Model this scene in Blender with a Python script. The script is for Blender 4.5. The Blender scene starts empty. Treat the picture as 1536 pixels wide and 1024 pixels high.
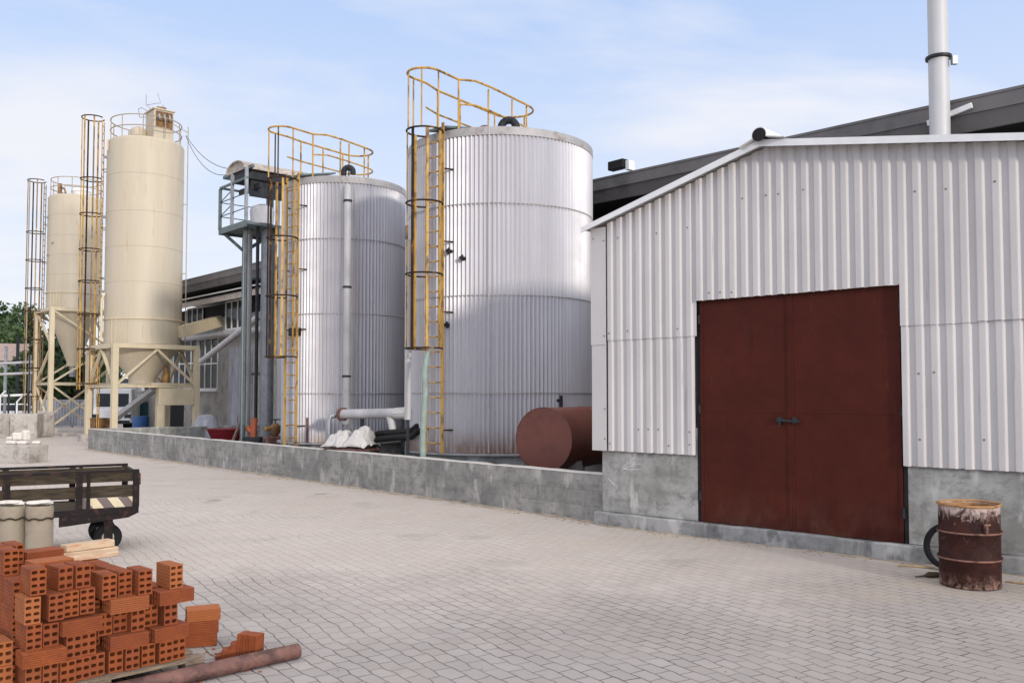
import bpy, math, random
from math import sin, cos, pi, radians as R, sqrt, atan2
from mathutils import Vector as V, Matrix
random.seed(11)
SC = bpy.context.scene
COL = SC.collection

# ------------------------------------------------------------------ camera
F = 1350.0; H = 1.95; PITCH = R(2.4); SHIFT = 24.4
cam = bpy.data.cameras.new("camera"); camo = bpy.data.objects.new("camera", cam); COL.objects.link(camo)
cam.sensor_width = 36; cam.lens = F / 1536 * 36; cam.shift_y = SHIFT / 1536
cam.clip_start = .05; cam.clip_end = 4000
camo.location = (0, 0, H); camo.rotation_euler = (pi / 2 + PITCH, 0, 0)
SC.camera = camo

def ray(px, py):
    u = (px - 768) / F; v = (512 + SHIFT - py) / F
    return V((u, cos(PITCH) - v * sin(PITCH), sin(PITCH) + v * cos(PITCH)))
def at(px, py, Y):
    d = ray(px, py); t = Y / d.y
    return V((d.x * t, Y, H + d.z * t))
def gnd(px, py, z=0.0):
    d = ray(px, py); t = (z - H) / d.z
    return V((d.x * t, d.y * t, z))

# ------------------------------------------------------------------ helpers
class MB:
    def __init__(s): s.v = []; s.f = []; s.m = set()
    def add(s, vs, fs):
        o = len(s.v); s.v += [tuple(p) for p in vs]; s.f += [tuple(i + o for i in f) for f in fs]; return s
    def box(s, x0, x1, y0, y1, z0, z1):
        return s.add([(x0,y0,z0),(x1,y0,z0),(x1,y1,z0),(x0,y1,z0),(x0,y0,z1),(x1,y0,z1),(x1,y1,z1),(x0,y1,z1)],
                     [(0,3,2,1),(4,5,6,7),(0,1,5,4),(1,2,6,5),(2,3,7,6),(3,0,4,7)])
    def beam(s, p, q, w, h=None, up=(0,0,1)):
        p = V(p); q = V(q); h = h or w; d = (q - p).normalized(); u = V(up)
        if abs(d.dot(u)) > .98: u = V((0,1,0))
        a = d.cross(u).normalized(); b = a.cross(d)
        a = a * w / 2; b = b * h / 2
        vs = [p-a-b, p+a-b, p+a+b, p-a+b, q-a-b, q+a-b, q+a+b, q-a+b]
        return s.add(vs, [(0,1,2,3),(7,6,5,4),(0,4,5,1),(1,5,6,2),(2,6,7,3),(3,7,4,0)])
    def path(s, pts, r, n=8, closed=False, caps=True, rs=None):
        pts = [V(p) for p in pts]; k = len(pts); rings = []; prev = None
        for i, p in enumerate(pts):
            if closed: t = pts[(i+1) % k] - pts[i-1]
            else: t = pts[min(i+1, k-1)] - pts[max(i-1, 0)]
            t = t.normalized() if t.length > 1e-9 else V((0,0,1))
            if prev is None:
                u = V((0,0,1)) if abs(t.z) < .95 else V((1,0,0))
                a = t.cross(u).normalized()
            else:
                a = prev - t * prev.dot(t)
                a = a.normalized() if a.length > 1e-6 else t.cross(V((0,0,1))).normalized()
            prev = a; b = t.cross(a); rr = rs[i] if rs else r
            rings.append([p + (a*cos(2*pi*j/n) + b*sin(2*pi*j/n)) * rr for j in range(n)])
        vs = [q for g in rings for q in g]; fs = []
        for i in range(k if closed else k-1):
            o0 = i*n; o1 = ((i+1) % k)*n
            for j in range(n): fs.append((o0+j, o0+(j+1)%n, o1+(j+1)%n, o1+j))
        if caps and not closed:
            fs.append(tuple(range(n-1,-1,-1))); fs.append(tuple((k-1)*n+j for j in range(n)))
        return s.add(vs, fs)
    def tube(s, p, q, r, n=8): return s.path([p, q], r, n)
    def lathe(s, prof, n=32, c=(0,0), cap0=True, cap1=True, sx=1, sy=1):
        vs = []; fs = []
        for (r, z) in prof:
            for j in range(n):
                a = 2*pi*j/n; vs.append((c[0]+r*sx*cos(a), c[1]+r*sy*sin(a), z))
        for i in range(len(prof)-1):
            for j in range(n):
                fs.append((i*n+j, i*n+(j+1)%n, (i+1)*n+(j+1)%n, (i+1)*n+j))
        if cap0: fs.append(tuple(range(n-1,-1,-1)))
        if cap1: fs.append(tuple((len(prof)-1)*n+j for j in range(n)))
        return s.add(vs, fs)
    def prism(s, poly, axis, a0, a1):
        n = len(poly)
        def mk(p, a):
            return (p[0], a, p[1]) if axis == 'y' else ((a, p[0], p[1]) if axis == 'x' else (p[0], p[1], a))
        vs = [mk(p, a0) for p in poly] + [mk(p, a1) for p in poly]
        fs = [tuple(range(n-1,-1,-1)), tuple(range(n, 2*n))] + [(i,(i+1)%n,n+(i+1)%n,n+i) for i in range(n)]
        return s.add(vs, fs)
    def mesh(s, name, mat, smooth=False):
        me = bpy.data.meshes.new(name); me.from_pydata(s.v, [], s.f); me.update()
        if mat: me.materials.append(mat)
        if s.m:
            me.materials.append(M['screw'])
            for i_ in s.m: me.polygons[i_].material_index = 1
        fix_normals(me)
        if smooth:
            for p in me.polygons: p.use_smooth = True
            try: me.set_sharp_from_angle(angle=R(40))
            except Exception: pass
        return me
    def build(s, name, mat, parent=None, smooth=False, bevel=0, loc=None):
        o = bpy.data.objects.new(name, s.mesh(name, mat, smooth)); COL.objects.link(o)
        if parent is not None: o.parent = parent
        if loc is not None: o.location = loc
        if bevel:
            b = o.modifiers.new("bevel", 'BEVEL'); b.width = bevel; b.segments = 2; b.limit_method = 'ANGLE'; b.angle_limit = R(40)
        return o

import bmesh
def fix_normals(me):
    bm = bmesh.new(); bm.from_mesh(me)
    bmesh.ops.recalc_face_normals(bm, faces=bm.faces); bm.to_mesh(me); bm.free()

def tag(o, label=None, cat=None, group=None, kind=None):
    if label: o["label"] = label
    if cat: o["category"] = cat
    if group: o["group"] = group
    if kind: o["kind"] = kind
    return o
def thing(name, label, cat, loc=(0,0,0), rz=0, group=None):
    o = bpy.data.objects.new(name, None); COL.objects.link(o); o.empty_display_size = .2
    o.location = loc; o.rotation_euler = (0, 0, rz); return tag(o, label, cat, group)
def dup(mesh_obj, parent, loc, rot=None):
    c = mesh_obj.copy(); COL.objects.link(c); c.parent = parent; c.location = loc
    if rot is not None: c.rotation_euler = rot
    return c

# ------------------------------------------------------------------ materials
class NT:
    def __init__(s, m):
        m.use_nodes = True; s.t = m.node_tree; s.n = s.t.nodes; s.l = s.t.links
        s.b = s.n.get("Principled BSDF"); s.tc = s.n.new("ShaderNodeTexCoord"); s.c = s.tc.outputs["Object"]
    def map(s, scale=(1,1,1), rot=(0,0,0), loc=(0,0,0), src=None):
        n = s.n.new("ShaderNodeMapping"); n.inputs["Scale"].default_value = scale; n.inputs["Rotation"].default_value = rot; n.inputs["Location"].default_value = loc
        s.l.new(src or s.c, n.inputs["Vector"]); return n.outputs[0]
    def noise(s, scale=5, detail=4, rough=.55, vec=None, dist=0):
        n = s.n.new("ShaderNodeTexNoise"); n.inputs["Scale"].default_value = scale; n.inputs["Detail"].default_value = detail
        n.inputs["Roughness"].default_value = rough; n.inputs["Distortion"].default_value = dist
        s.l.new(vec or s.c, n.inputs["Vector"]); return n.outputs["Fac"]
    def ramp(s, fac, a, b, ca=(0,0,0,1), cb=(1,1,1,1)):
        n = s.n.new("ShaderNodeValToRGB"); e = n.color_ramp.elements
        e[0].position = a; e[1].position = b; e[0].color = ca; e[1].color = cb
        s.l.new(fac, n.inputs[0]); return n.outputs[0]
    def mix(s, fac, a, b, mode='MIX'):
        n = s.n.new("ShaderNodeMix"); n.data_type = 'RGBA'; n.blend_type = mode
        for i, x in ((0, fac), (6, a), (7, b)):
            if hasattr(x, "links") or isinstance(x, bpy.types.NodeSocket): s.l.new(x, n.inputs[i])
            else: n.inputs[i].default_value = x if i == 0 else (*x[:3], 1)
        return n.outputs[2]
    def math(s, op, a, b=0.0, clamp=False):
        n = s.n.new("ShaderNodeMath"); n.operation = op; n.use_clamp = clamp
        for i, x in ((0, a), (1, b)):
            if isinstance(x, bpy.types.NodeSocket): s.l.new(x, n.inputs[i])
            else: n.inputs[i].default_value = x
        return n.outputs[0]
    def sep(s, vec=None):
        n = s.n.new("ShaderNodeSeparateXYZ"); s.l.new(vec or s.c, n.inputs[0]); return n.outputs
    def bump(s, h, strength=.3, dist=.01):
        n = s.n.new("ShaderNodeBump"); n.inputs["Strength"].default_value = strength; n.inputs["Distance"].default_value = dist
        s.l.new(h, n.inputs["Height"]); s.l.new(n.outputs[0], s.b.inputs["Normal"])
    def rnd(s):
        n = s.n.new("ShaderNodeObjectInfo"); return n.outputs["Random"]
    def out(s, col, rough=.6, metal=0.0):
        for k, x in (("Base Color", col), ("Roughness", rough), ("Metallic", metal)):
            if isinstance(x, bpy.types.NodeSocket): s.l.new(x, s.b.inputs[k])
            else: s.b.inputs[k].default_value = (*x, 1) if k == "Base Color" else x

def paint(name, col, rough=.5, metal=0.0, var=.18, scale=6, dirt=None, dirt_amt=.5, dirt_scale=9, stretch=(1,1,1), bump=.1, rand=0.0):
    m = bpy.data.materials.new(name); t = NT(m)
    vec = t.map(stretch)
    n = t.noise(scale, 5, .6, vec)
    dark = tuple(c * (1 - var) for c in col); lite = tuple(min(1, c * (1 + var)) for c in col)
    c = t.mix(t.ramp(n, .3, .7), dark, lite)
    if dirt:
        d = t.noise(dirt_scale, 7, .65, vec, .4)
        c = t.mix(t.ramp(d, 1 - dirt_amt - .08, 1 - dirt_amt + .08), c, dirt)
    if rand:
        c = t.mix(t.math('MULTIPLY', t.rnd(), rand), c, tuple(x * .35 for x in col))
    t.out(c, rough, metal)
    if max(col) < .12: t.b.inputs['Specular IOR Level'].default_value = .12
    if bump: t.bump(t.noise(scale * 8, 4), bump, .01)
    return m

RUST = (.14, .045, .018)
M = {}
M['yellow'] = paint('yellow_steel', (.47, .27, .05), .55, 0, .2, 5, (.10, .045, .016), .42, 6, (1,1,.5))
M['cage_dark'] = paint('dark_hoop_steel', (.045, .03, .022), .6, .3, .3, 8, (.4, .2, .03), .36, 5)
M['rusty_cage'] = paint('rusty_cage_steel', (.16, .085, .032), .6, .1, .35, 4, (.42, .24, .05), .42, 3, (1,1,.5))
M['cream'] = paint('cream_paint', (.475, .41, .31), .55, 0, .07, 1.3, (.40, .31, .19), .33, 5, (1.3,1.3,.14), .03)
M['cream_steel'] = paint('cream_steel', (.56, .475, .325), .5, 0, .1, 3, (.36, .24, .12), .3, 5, (1,1,.6), .03)
M['silo_rail'] = paint('silo_rail', (.36, .28, .2), .6, .1, .2)
M['black'] = paint('black_rubber', (.018, .017, .018), .6, 0, .3)
M['dark_steel'] = paint('dark_steel', (.035, .038, .042), .5, .4, .3)
M['grey_steel'] = paint('grey_steel', (.30, .31, .33), .45, .5, .2, 4, (.2,.15,.1), .3)
M['pale_pipe'] = paint('pale_pipe', (.43, .42, .43), .55, .08, .14, 3, (.34,.31,.3), .33, 5, (1,1,.4))
M['green_steel'] = paint('green_steel', (.105, .14, .138), .55, 0, .25, 4, (.12,.09,.06), .36)
M['green_hose'] = paint('green_hose', (.22, .275, .245), .65, 0, .25, 4, (.16,.14,.07), .36, 3)
M['white_steel'] = paint('white_trim', (.70, .70, .71), .5, 0, .07, 4)
M['white_paint'] = paint('white_paint', (.75, .75, .76), .35, 0, .06, 3, (.5,.47,.42), .3)
M['chimney'] = paint('chimney_metal', (.47, .465, .47), .5, .1, .07, 2, (.36, .34, .33), .31, 7, (1,1,.3))
M['fascia'] = paint('grey_fascia', (.125, .118, .118), .7, 0, .12, 1.5, (.085,.082,.082), .4, 2, (1,1,1), .05)
M['floor_dark'] = paint('shaded_floor', (.05, .047, .045), .85, 0, .3, 1, (.025,.023,.022), .45, 2)  # floor colour darkened to paint in the shade between the tanks
M['hall_wall'] = paint('hall_render', (.32, .305, .28), .85, 0, .15, 1.2, (.20,.19,.175), .42, 2)
M['canopy'] = paint('canopy_edge', (.40, .35, .31), .8, 0, .2, 2, (.2,.16,.13), .42)
M['screw'] = paint('screw_washer', (.17, .145, .135), .6, .2, .3, 30)
M['glass'] = paint('window_glass', (.035, .045, .055), .12, 0, .2, 2, None, .5, 9, (1,1,1), 0)
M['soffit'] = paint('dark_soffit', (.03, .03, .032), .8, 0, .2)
M['teal'] = paint('teal_wall', (.02, .06, .075), .6, 0, .2)
M['brick_wood'] = paint('pallet_wood', (.22, .165, .115), .85, 0, .35, 7, (.08,.06,.045), .42, 9, (1,8,8), .3)
M['pale_wood'] = paint('pale_wood', (.52, .39, .26), .8, 0, .2, 5, (.42,.17,.09), .4, 6, (1,6,6), .2)
M['trailer_wood'] = paint('trailer_wood', (.06, .045, .03), .8, 0, .4, 5, (.03,.025,.02), .45, 6, (1,6,6), .3)
M['trailer_steel'] = paint('trailer_steel', (.011, .008, .009), .5, .2, .3, 5, (.07,.03,.025), .38)
M['sack'] = paint('cement_sack', (.30, .25, .19), .85, 0, .14, 4, (.21,.165,.12), .4, 5, (1,1,.5), .3)
M['paper'] = paint('pale_paper', (.62, .58, .53), .8, 0, .12, 8)
M['block'] = paint('block_concrete', (.42, .385, .355), .9, 0, .14, 2, (.24,.215,.195), .42, 3, (1,1,1), .3)
M['rusty_pipe'] = paint('rusty_pipe', (.17, .082, .068), .65, .15, .3, 9, (.07,.035,.03), .46, 7, (1,1,1), .4)
M['red_tank'] = paint('red_oxide', (.165, .048, .032), .5, 0, .14, 1.6, (.11,.032,.024), .42, 2.2, (1,1,1), .05)
M['tarp'] = paint('white_sheet', (.50, .48, .465), .4, 0, .12, 5, (.33,.30,.28), .38)
M['orange'] = paint('orange_plastic', (.27, .062, .022), .6, 0, .25, 5, (.12,.04,.02), .4)
M['red_plastic'] = paint('dark_red_plastic', (.24, .016, .025), .4, 0, .2)
M['blue'] = paint('blue_plastic', (.02, .085, .26), .45, 0, .15)
M['box_brown'] = paint('brown_box', (.19, .095, .03), .7, 0, .3, 4, (.05,.025,.012), .45)
M['tyre'] = paint('tyre_rubber', (.012, .012, .014), .75, 0, .25)
M['hub'] = paint('wheel_hub', (.3, .28, .26), .5, .4, .2)
M['bamboo'] = paint('dry_stick', (.38, .27, .13), .8, 0, .25, 9)
M['leaf_litter'] = paint('dry_leaf', (.3, .2, .1), .9, 0, .4, 9, None, .5, 9, (1,1,1), 0, .5)
M['bark'] = paint('bark', (.09, .065, .045), .9, 0, .3)
M['roof_sheet'] = paint('roof_sheet', (.40, .40, .41), .6, .1, .15, 3, (.25,.22,.2), .36)
M['clay_roof'] = paint('clay_roof', (.33, .24, .21), .85, 0, .2)
M['far_wall'] = paint('far_wall', (.34, .33, .32), .85, 0, .2, .8)
M['grey_panel'] = paint('grey_panel', (.30, .31, .35), .6, 0, .25, 3, (.45,.45,.48), .42, 4, (1,1,.3))

def mat_brick():
    m = bpy.data.materials.new('fired_clay'); t = NT(m); r = t.rnd()
    n = t.noise(9, 5, .6)
    a = t.mix(t.ramp(n, .3, .7), (.175, .037, .008), (.33, .080, .014))
    b = t.mix(t.math('MULTIPLY', r, .6), a, (.17, .036, .014))
    b = t.mix(t.ramp(r, .80, .86, (0,0,0,1), (.6,.6,.6,1)), b, (.40, .135, .04))
    du = t.noise(5, 6, .7, t.map(loc=(2, 4, 1)))
    b = t.mix(t.ramp(du, .60, .72, (0,0,0,1), (.28,.28,.28,1)), b, (.36, .19, .12))
    st = t.noise(7, 3, .5, t.map((1, 12, 12)))
    c = t.mix(t.ramp(st, .55, .75, (0,0,0,1), (.35,.35,.35,1)), b, (.22, .055, .022))
    t.out(c, .85); t.bump(t.noise(60, 4), .25, .004); return m
M['brick'] = mat_brick()

def mat_galv(name, base=(.525, .512, .54), rust_z=None, stripes=1.0):
    m = bpy.data.materials.new(name); t = NT(m)
    st = t.noise(2.2, 6, .65, t.map((3, 3, .12)))
    n = t.noise(1.1, 4, .6)
    a = tuple(c * .90 for c in base)
    c = t.mix(t.ramp(st, .3, .72), a, tuple(min(1, c * 1.1) for c in base))
    c = t.mix(t.ramp(n, .35, .75, (0,0,0,1), (.2,.2,.2,1)), c, tuple(x * .8 for x in base))
    fine = t.noise(9, 3, .5, t.map((2, 2, .06)))
    c = t.mix(t.ramp(fine, .62, .76, (0,0,0,1), (.35,.35,.35,1)), c, (.40, .36, .35))
    ro = t.ramp(n, .3, .7, (.42,.42,.42,1), (.55,.55,.55,1))
    if rust_z is not None:
        z = t.sep()[2]
        k = t.math('SUBTRACT', 1.0, t.math('DIVIDE', t.math('SUBTRACT', z, rust_z), .6), True)
        k = t.math('POWER', k, 1.5)
        rn = t.noise(3.5, 6, .7, t.map((1.6, 1.6, .45)))
        k = t.math('MULTIPLY', t.math('MULTIPLY', t.ramp(rn, .30, .58), k), 1.4, True)
        rn2 = t.noise(1.5, 6, .7, t.map((2.5, 2.5, .07)))
        k2 = t.math('MULTIPLY', t.ramp(rn2, .62, .75), .4)
        c = t.mix(k2, c, (.42, .31, .24))
        c = t.mix(t.math('MULTIPLY', k, .7, True), c, (.24, .115, .05))
    t.out(c, ro, .28); t.b.inputs['Specular IOR Level'].default_value = .4; return m
M['galv_a'] = mat_galv('galvanised_sheet_large', rust_z=.78)
M['galv_b'] = mat_galv('galvanised_sheet_small', (.49, .48, .51), rust_z=.6)
M['galv_cap'] = paint('galvanised_rim', (.36, .345, .345), .6, .15, .15, 2.5, (.26,.21,.18), .38, 4)

def mat_clad():
    m = bpy.data.materials.new('corrugated_cladding'); t = NT(m)
    n = t.noise(1.6, 5, .6, t.map((1, 1, .4)))
    c = t.mix(t.ramp(n, .3, .7), (.46, .44, .435), (.545, .52, .515))
    st = t.noise(1.7, 5, .6, t.map((9, 9, .32)))
    c = t.mix(t.ramp(st, .68, .76, (0,0,0,1), (.45,.45,.45,1)), c, (.42, .40, .405))
    st2 = t.noise(1.3, 3, .5, t.map((22, 22, .55), loc=(3.1, 2, 1)))
    c = t.mix(t.ramp(st2, .70, .73, (0,0,0,1), (.6,.6,.6,1)), c, (.25, .23, .24))
    sp = t.noise(14, 5, .7)
    c = t.mix(t.ramp(sp, .68, .75, (0,0,0,1), (.5,.5,.5,1)), c, (.36, .33, .31))
    t.out(c, .6); t.bump(t.noise(30, 4), .08, .01); return m
M['clad'] = mat_clad()

def mat_concrete(name, a, b, lines=True, rot=0):
    m = bpy.data.materials.new(name); t = NT(m)
    n = t.noise(1.3, 7, .65); n2 = t.noise(4.2, 6, .7, t.map((1, 1, 1.6)))
    c = t.mix(t.ramp(n, .38, .62), a, b)
    c = t.mix(t.ramp(n2, .48, .66, (0,0,0,1), (.75,.75,.75,1)), c, tuple(x * .62 for x in a))
    pale = t.noise(2.3, 6, .6, t.map((1.5, 1.5, .5), loc=(5, 3, 2)))
    c = t.mix(t.ramp(pale, .56, .64, (0,0,0,1), (.7,.7,.7,1)), c, tuple(min(1, x * 1.35) for x in b))
    if lines:
        s = t.sep(); 
        w = t.n.new("ShaderNodeTexBrick"); w.offset = .37
        w.inputs["Scale"].default_value = 1; w.inputs["Brick Width"].default_value = 2.35; w.inputs["Row Height"].default_value = .245
        w.inputs["Mortar Size"].default_value = .006; w.inputs["Mortar Smooth"].default_value = .6; w.inputs["Bias"].default_value = 0
        w.inputs["Color1"].default_value = (1,1,1,1); w.inputs["Color2"].default_value = (.74,.74,.74,1); w.inputs["Mortar"].default_value = (.45,.45,.45,1)
        cb = t.n.new("ShaderNodeCombineXYZ"); t.l.new(s[0], cb.inputs[0]); t.l.new(t.math('ADD', s[2], .011), cb.inputs[1])
        t.l.new(cb.outputs[0], w.inputs["Vector"])
        c = t.mix(.6, c, w.outputs["Color"], 'MULTIPLY')
    run = t.noise(3.2, 4, .55, t.map((2.2, 2.2, .18), loc=(7, 1, 0)))
    c = t.mix(t.ramp(run, .62, .72, (0,0,0,1), (.28,.28,.28,1)), c, (.50, .48, .45))
    if lines: c = t.mix(t.math('GREATER_THAN', t.sep()[2], .733), c, (.52, .50, .47))  # worn arris and skylight on the wall top, painted as paler colour
    dirt = t.noise(5, 6, .7, t.map((1, 1, .55)))
    c = t.mix(t.ramp(dirt, .58, .75, (0,0,0,1), (.5,.5,.5,1)), c, (.12, .11, .095))
    t.out(c, .9); t.bump(t.noise(22, 6, .7), .35, .012); return m
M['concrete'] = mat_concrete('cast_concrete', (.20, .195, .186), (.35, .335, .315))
M['concrete_plain'] = mat_concrete('rendered_concrete', (.215, .213, .198), (.37, .365, .35), False)
M['plinth'] = mat_concrete('plinth_concrete', (.165, .165, .165), (.33, .325, .32), False)

def mat_door():
    m = bpy.data.materials.new('oxide_red_door'); t = NT(m)
    n = t.noise(1.1, 6, .65); n2 = t.noise(5, 7, .7)
    c = t.mix(t.ramp(n, .3, .7), (.047, .0095, .0062), (.074, .0150, .0092))
    c = t.mix(t.ramp(n2, .5, .78, (0,0,0,1), (.6,.6,.6,1)), c, (.036, .008, .0065))
    sc = t.noise(2.2, 3, .5, t.map((3, 3, .5), rot=(0, .8, 0)))
    c = t.mix(t.ramp(sc, .68, .74, (0,0,0,1), (.14,.14,.14,1)), c, (.25, .13, .11))
    zz = t.sep()[2]
    low = t.math('SUBTRACT', 1.0, t.math('DIVIDE', t.math('SUBTRACT', zz, .2), .55), True)
    c = t.mix(t.math('MULTIPLY', low, t.ramp(t.noise(4, 7, .7, t.map((1, 1, .5), loc=(2, 2, 2))), .42, .68, (0,0,0,1), (.6,.6,.6,1))), c, (.10, .05, .035))
    run = t.noise(2.6, 5, .6, t.map((4, 4, .22), loc=(1, 5, 3)))
    c = t.mix(t.ramp(run, .60, .70, (0,0,0,1), (.5,.5,.5,1)), c, (.028, .0075, .006))
    sp = t.noise(70, 2, .5)
    c = t.mix(t.ramp(sp, .76, .79, (0,0,0,1), (.4,.4,.4,1)), c, (.3, .16, .12))
    t.out(c, t.ramp(n2, .3, .7, (.48,.48,.48,1), (.65,.65,.65,1))); t.b.inputs['Specular IOR Level'].default_value = .12; t.bump(t.noise(3, 4, .5), .12, .03); return m
M['door'] = mat_door()

def mat_drum():
    m = bpy.data.materials.new('rusty_drum'); t = NT(m)
    z = t.sep()[2]
    n = t.noise(6, 7, .7); n2 = t.noise(11, 8, .75, t.map((1, 1, .7)), .8)
    c = t.mix(t.ramp(n, .35, .7), (.014, .0045, .004), (.055, .016, .011))
    k = t.math('MULTIPLY', t.math('SUBTRACT', z, .63), 4.2, True)
    k = t.math('SUBTRACT', t.math('ADD', t.ramp(n2, .3, .62), k), .95, True)
    c = t.mix(t.math('MULTIPLY', k, 1.7, True), c, (.50, .38, .34))
    k3 = t.math('MULTIPLY', t.math('SUBTRACT', .17, z), 5, True)
    c = t.mix(t.math('MULTIPLY', k3, t.ramp(n2, .45, .62)), c, (.34, .22, .17))
    sp = t.noise(17, 5, .7)
    c = t.mix(t.ramp(sp, .68, .74, (0,0,0,1), (.7,.7,.7,1)), c, (.36, .19, .15))
    t.b.inputs['Specular IOR Level'].default_value = .2; t.out(c, .7, .0); t.bump(n2, .3, .008); return m
M['drum'] = mat_drum()
M['drum_rib'] = paint('rubbed_rib', (.22, .105, .075), .6, .1, .3, 12, (.07, .025, .02), .46, 9)
M['drum_rim'] = paint('rusty_rim', (.36, .19, .075), .65, .1, .3, 8, (.13,.05,.02), .42)

def mat_stripe():
    m = bpy.data.materials.new('hazard_stripe'); t = NT(m); s = t.sep()
    k = t.math('FRACT', t.math('MULTIPLY', t.math('ADD', s[0], t.math('MULTIPLY', s[2], .72)), 4.1))
    k = t.math('GREATER_THAN', k, .5)
    n = t.noise(9, 5, .6)
    c = t.mix(k, t.mix(n, (.11,.085,.085), (.17,.13,.125)), t.mix(n, (.52,.44,.29), (.70,.60,.42)))
    t.out(c, .7); return m
M['stripe'] = mat_stripe()

def mat_pavers():
    m = bpy.data.materials.new('block_paving'); t = NT(m)
    dist = t.n.new("ShaderNodeTexNoise"); dist.inputs["Scale"].default_value = 4.5; dist.inputs["Detail"].default_value = 1.5
    t.l.new(t.c, dist.inputs["Vector"])
    d2 = t.n.new("ShaderNodeVectorMath"); d2.operation = 'SUBTRACT'; t.l.new(dist.outputs["Color"], d2.inputs[0]); d2.inputs[1].default_value = (.5,.5,.5)
    d3 = t.n.new("ShaderNodeVectorMath"); d3.operation = 'SCALE'; t.l.new(d2.outputs[0], d3.inputs[0]); d3.inputs["Scale"].default_value = .075
    big = t.n.new("ShaderNodeTexNoise"); big.inputs["Scale"].default_value = .55; big.inputs["Detail"].default_value = 1
    t.l.new(t.c, big.inputs["Vector"])
    b2 = t.n.new("ShaderNodeVectorMath"); b2.operation = 'SUBTRACT'; t.l.new(big.outputs["Color"], b2.inputs[0]); b2.inputs[1].default_value = (.5,.5,.5)
    b3 = t.n.new("ShaderNodeVectorMath"); b3.operation = 'SCALE'; t.l.new(b2.outputs[0], b3.inputs[0]); b3.inputs["Scale"].default_value = .30
    ad = t.n.new("ShaderNodeVectorMath"); t.l.new(t.c, ad.inputs[0]); t.l.new(d3.outputs[0], ad.inputs[1])
    ad2 = t.n.new("ShaderNodeVectorMath"); t.l.new(ad.outputs[0], ad2.inputs[0]); t.l.new(b3.outputs[0], ad2.inputs[1])
    vec = t.map((1,1,1), rot=(0,0,R(-123)), src=ad2.outputs[0])
    br = t.n.new("ShaderNodeTexBrick"); br.offset = .5
    for k, v in (("Scale", 1), ("Brick Width", .20), ("Row Height", .134), ("Mortar Size", .0062), ("Mortar Smooth", .35), ("Bias", 0)): br.inputs[k].default_value = v
    br.inputs["Color1"].default_value = (.0,.0,.0,1); br.inputs["Color2"].default_value = (1,1,1,1); br.inputs["Mortar"].default_value = (.5,.5,.5,1)
    t.l.new(vec, br.inputs["Vector"])
    n = t.noise(.35, 5, .6); n2 = t.noise(2.5, 7, .7); n3 = t.noise(45, 3, .6)
    s = t.sep()
    c = t.mix(br.outputs["Color"], (.41, .38, .365), (.52, .48, .46))
    c = t.mix(t.ramp(n2, .35, .7, (0,0,0,1), (.5,.5,.5,1)), c, (.36, .325, .315))
    c = t.mix(t.ramp(n3, .4, .75, (0,0,0,1), (.25,.25,.25,1)), c, (.33, .31, .31))
    c = t.mix(t.ramp(n, .42, .66, (0,0,0,1), (.5,.5,.5,1)), c, (.31, .275, .25))
    sand = t.ramp(t.noise(.55, 7, .68, t.map(loc=(4, 1, 0))), .48, .68)
    # sand washes up along the wall and the far yard
    s = t.sep()
    wl = t.math('ADD', t.math('MULTIPLY', t.math('ADD', s[0], 15.45), .749), t.math('MULTIPLY', t.math('SUBTRACT', s[1], 32.9), .663))
    near = t.math('SUBTRACT', 1.0, t.math('DIVIDE', t.math('ABSOLUTE', wl), 3.6), True)
    sk = t.math('MULTIPLY', sand, t.math('ADD', .22, near), True)
    c = t.mix(t.math('MULTIPLY', sk, .85), c, (.44, .36, .275))
    # trodden dust over the middle; near side painted darker as vignette shading
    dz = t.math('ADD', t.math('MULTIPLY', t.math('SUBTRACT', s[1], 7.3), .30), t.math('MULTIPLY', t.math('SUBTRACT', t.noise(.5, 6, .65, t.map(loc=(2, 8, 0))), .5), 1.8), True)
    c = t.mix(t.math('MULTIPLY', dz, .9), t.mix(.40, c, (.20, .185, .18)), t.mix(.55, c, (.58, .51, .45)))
    jn = t.ramp(t.noise(1.1, 4, .6, t.map(loc=(9, 2, 0))), .3, .62, (.35,.35,.35,1), (1,1,1,1))
    jf = t.math('MULTIPLY', t.math('MULTIPLY', br.outputs["Fac"], jn), t.math('SUBTRACT', 1.0, t.math('MULTIPLY', t.math('MAXIMUM', sk, t.math('MULTIPLY', dz, .62)), .95)), True)
    c = t.mix(jf, c, (.055, .05, .047))
    st = t.ramp(t.noise(.8, 5, .7, t.map(loc=(1, 7, 0))), .56, .70, (0,0,0,1), (.45,.45,.45,1))
    c = t.mix(st, c, (.27, .24, .22))
    oil = t.ramp(t.noise(.9, 3, .5, t.map(loc=(3, 17, 0))), .70, .76, (0,0,0,1), (.55,.55,.55,1))
    c = t.mix(oil, c, (.14, .125, .12))
    t.out(c, .82)
    hgt = t.math('ADD', t.math('MULTIPLY', jf, -1.0), t.math('MULTIPLY', n2, .35))
    hgt = t.math('ADD', hgt, t.math('MULTIPLY', br.outputs["Color"], .12))
    t.bump(hgt, .5, .012); return m
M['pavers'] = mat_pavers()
M['drift'] = paint('sandy_dirt', (.36, .30, .235), .95, 0, .25, 3, (.22,.185,.15), .42, 5, (1,1,1), .3)
M['dirt'] = paint('yard_dirt', (.33, .30, .275), .95, 0, .25, .5, (.22,.2,.18), .42, .8, (1,1,1), .2)
M['floor'] = paint('bund_floor_concrete', (.20, .19, .18), .9, 0, .25, 1, (.08,.075,.07), .45, 2)
M['earth_slope'] = paint('slope_green', (.05, .07, .03), .95, 0, .4, .2)

def mat_leaf():
    m = bpy.data.materials.new('foliage'); t = NT(m)
    n = t.noise(.5, 3, .6)
    c = t.mix(t.ramp(n, .35, .65), (.020, .042, .014), (.055, .10, .028))
    t.out(c, .7); return m
M['leaf'] = mat_leaf()

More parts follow.
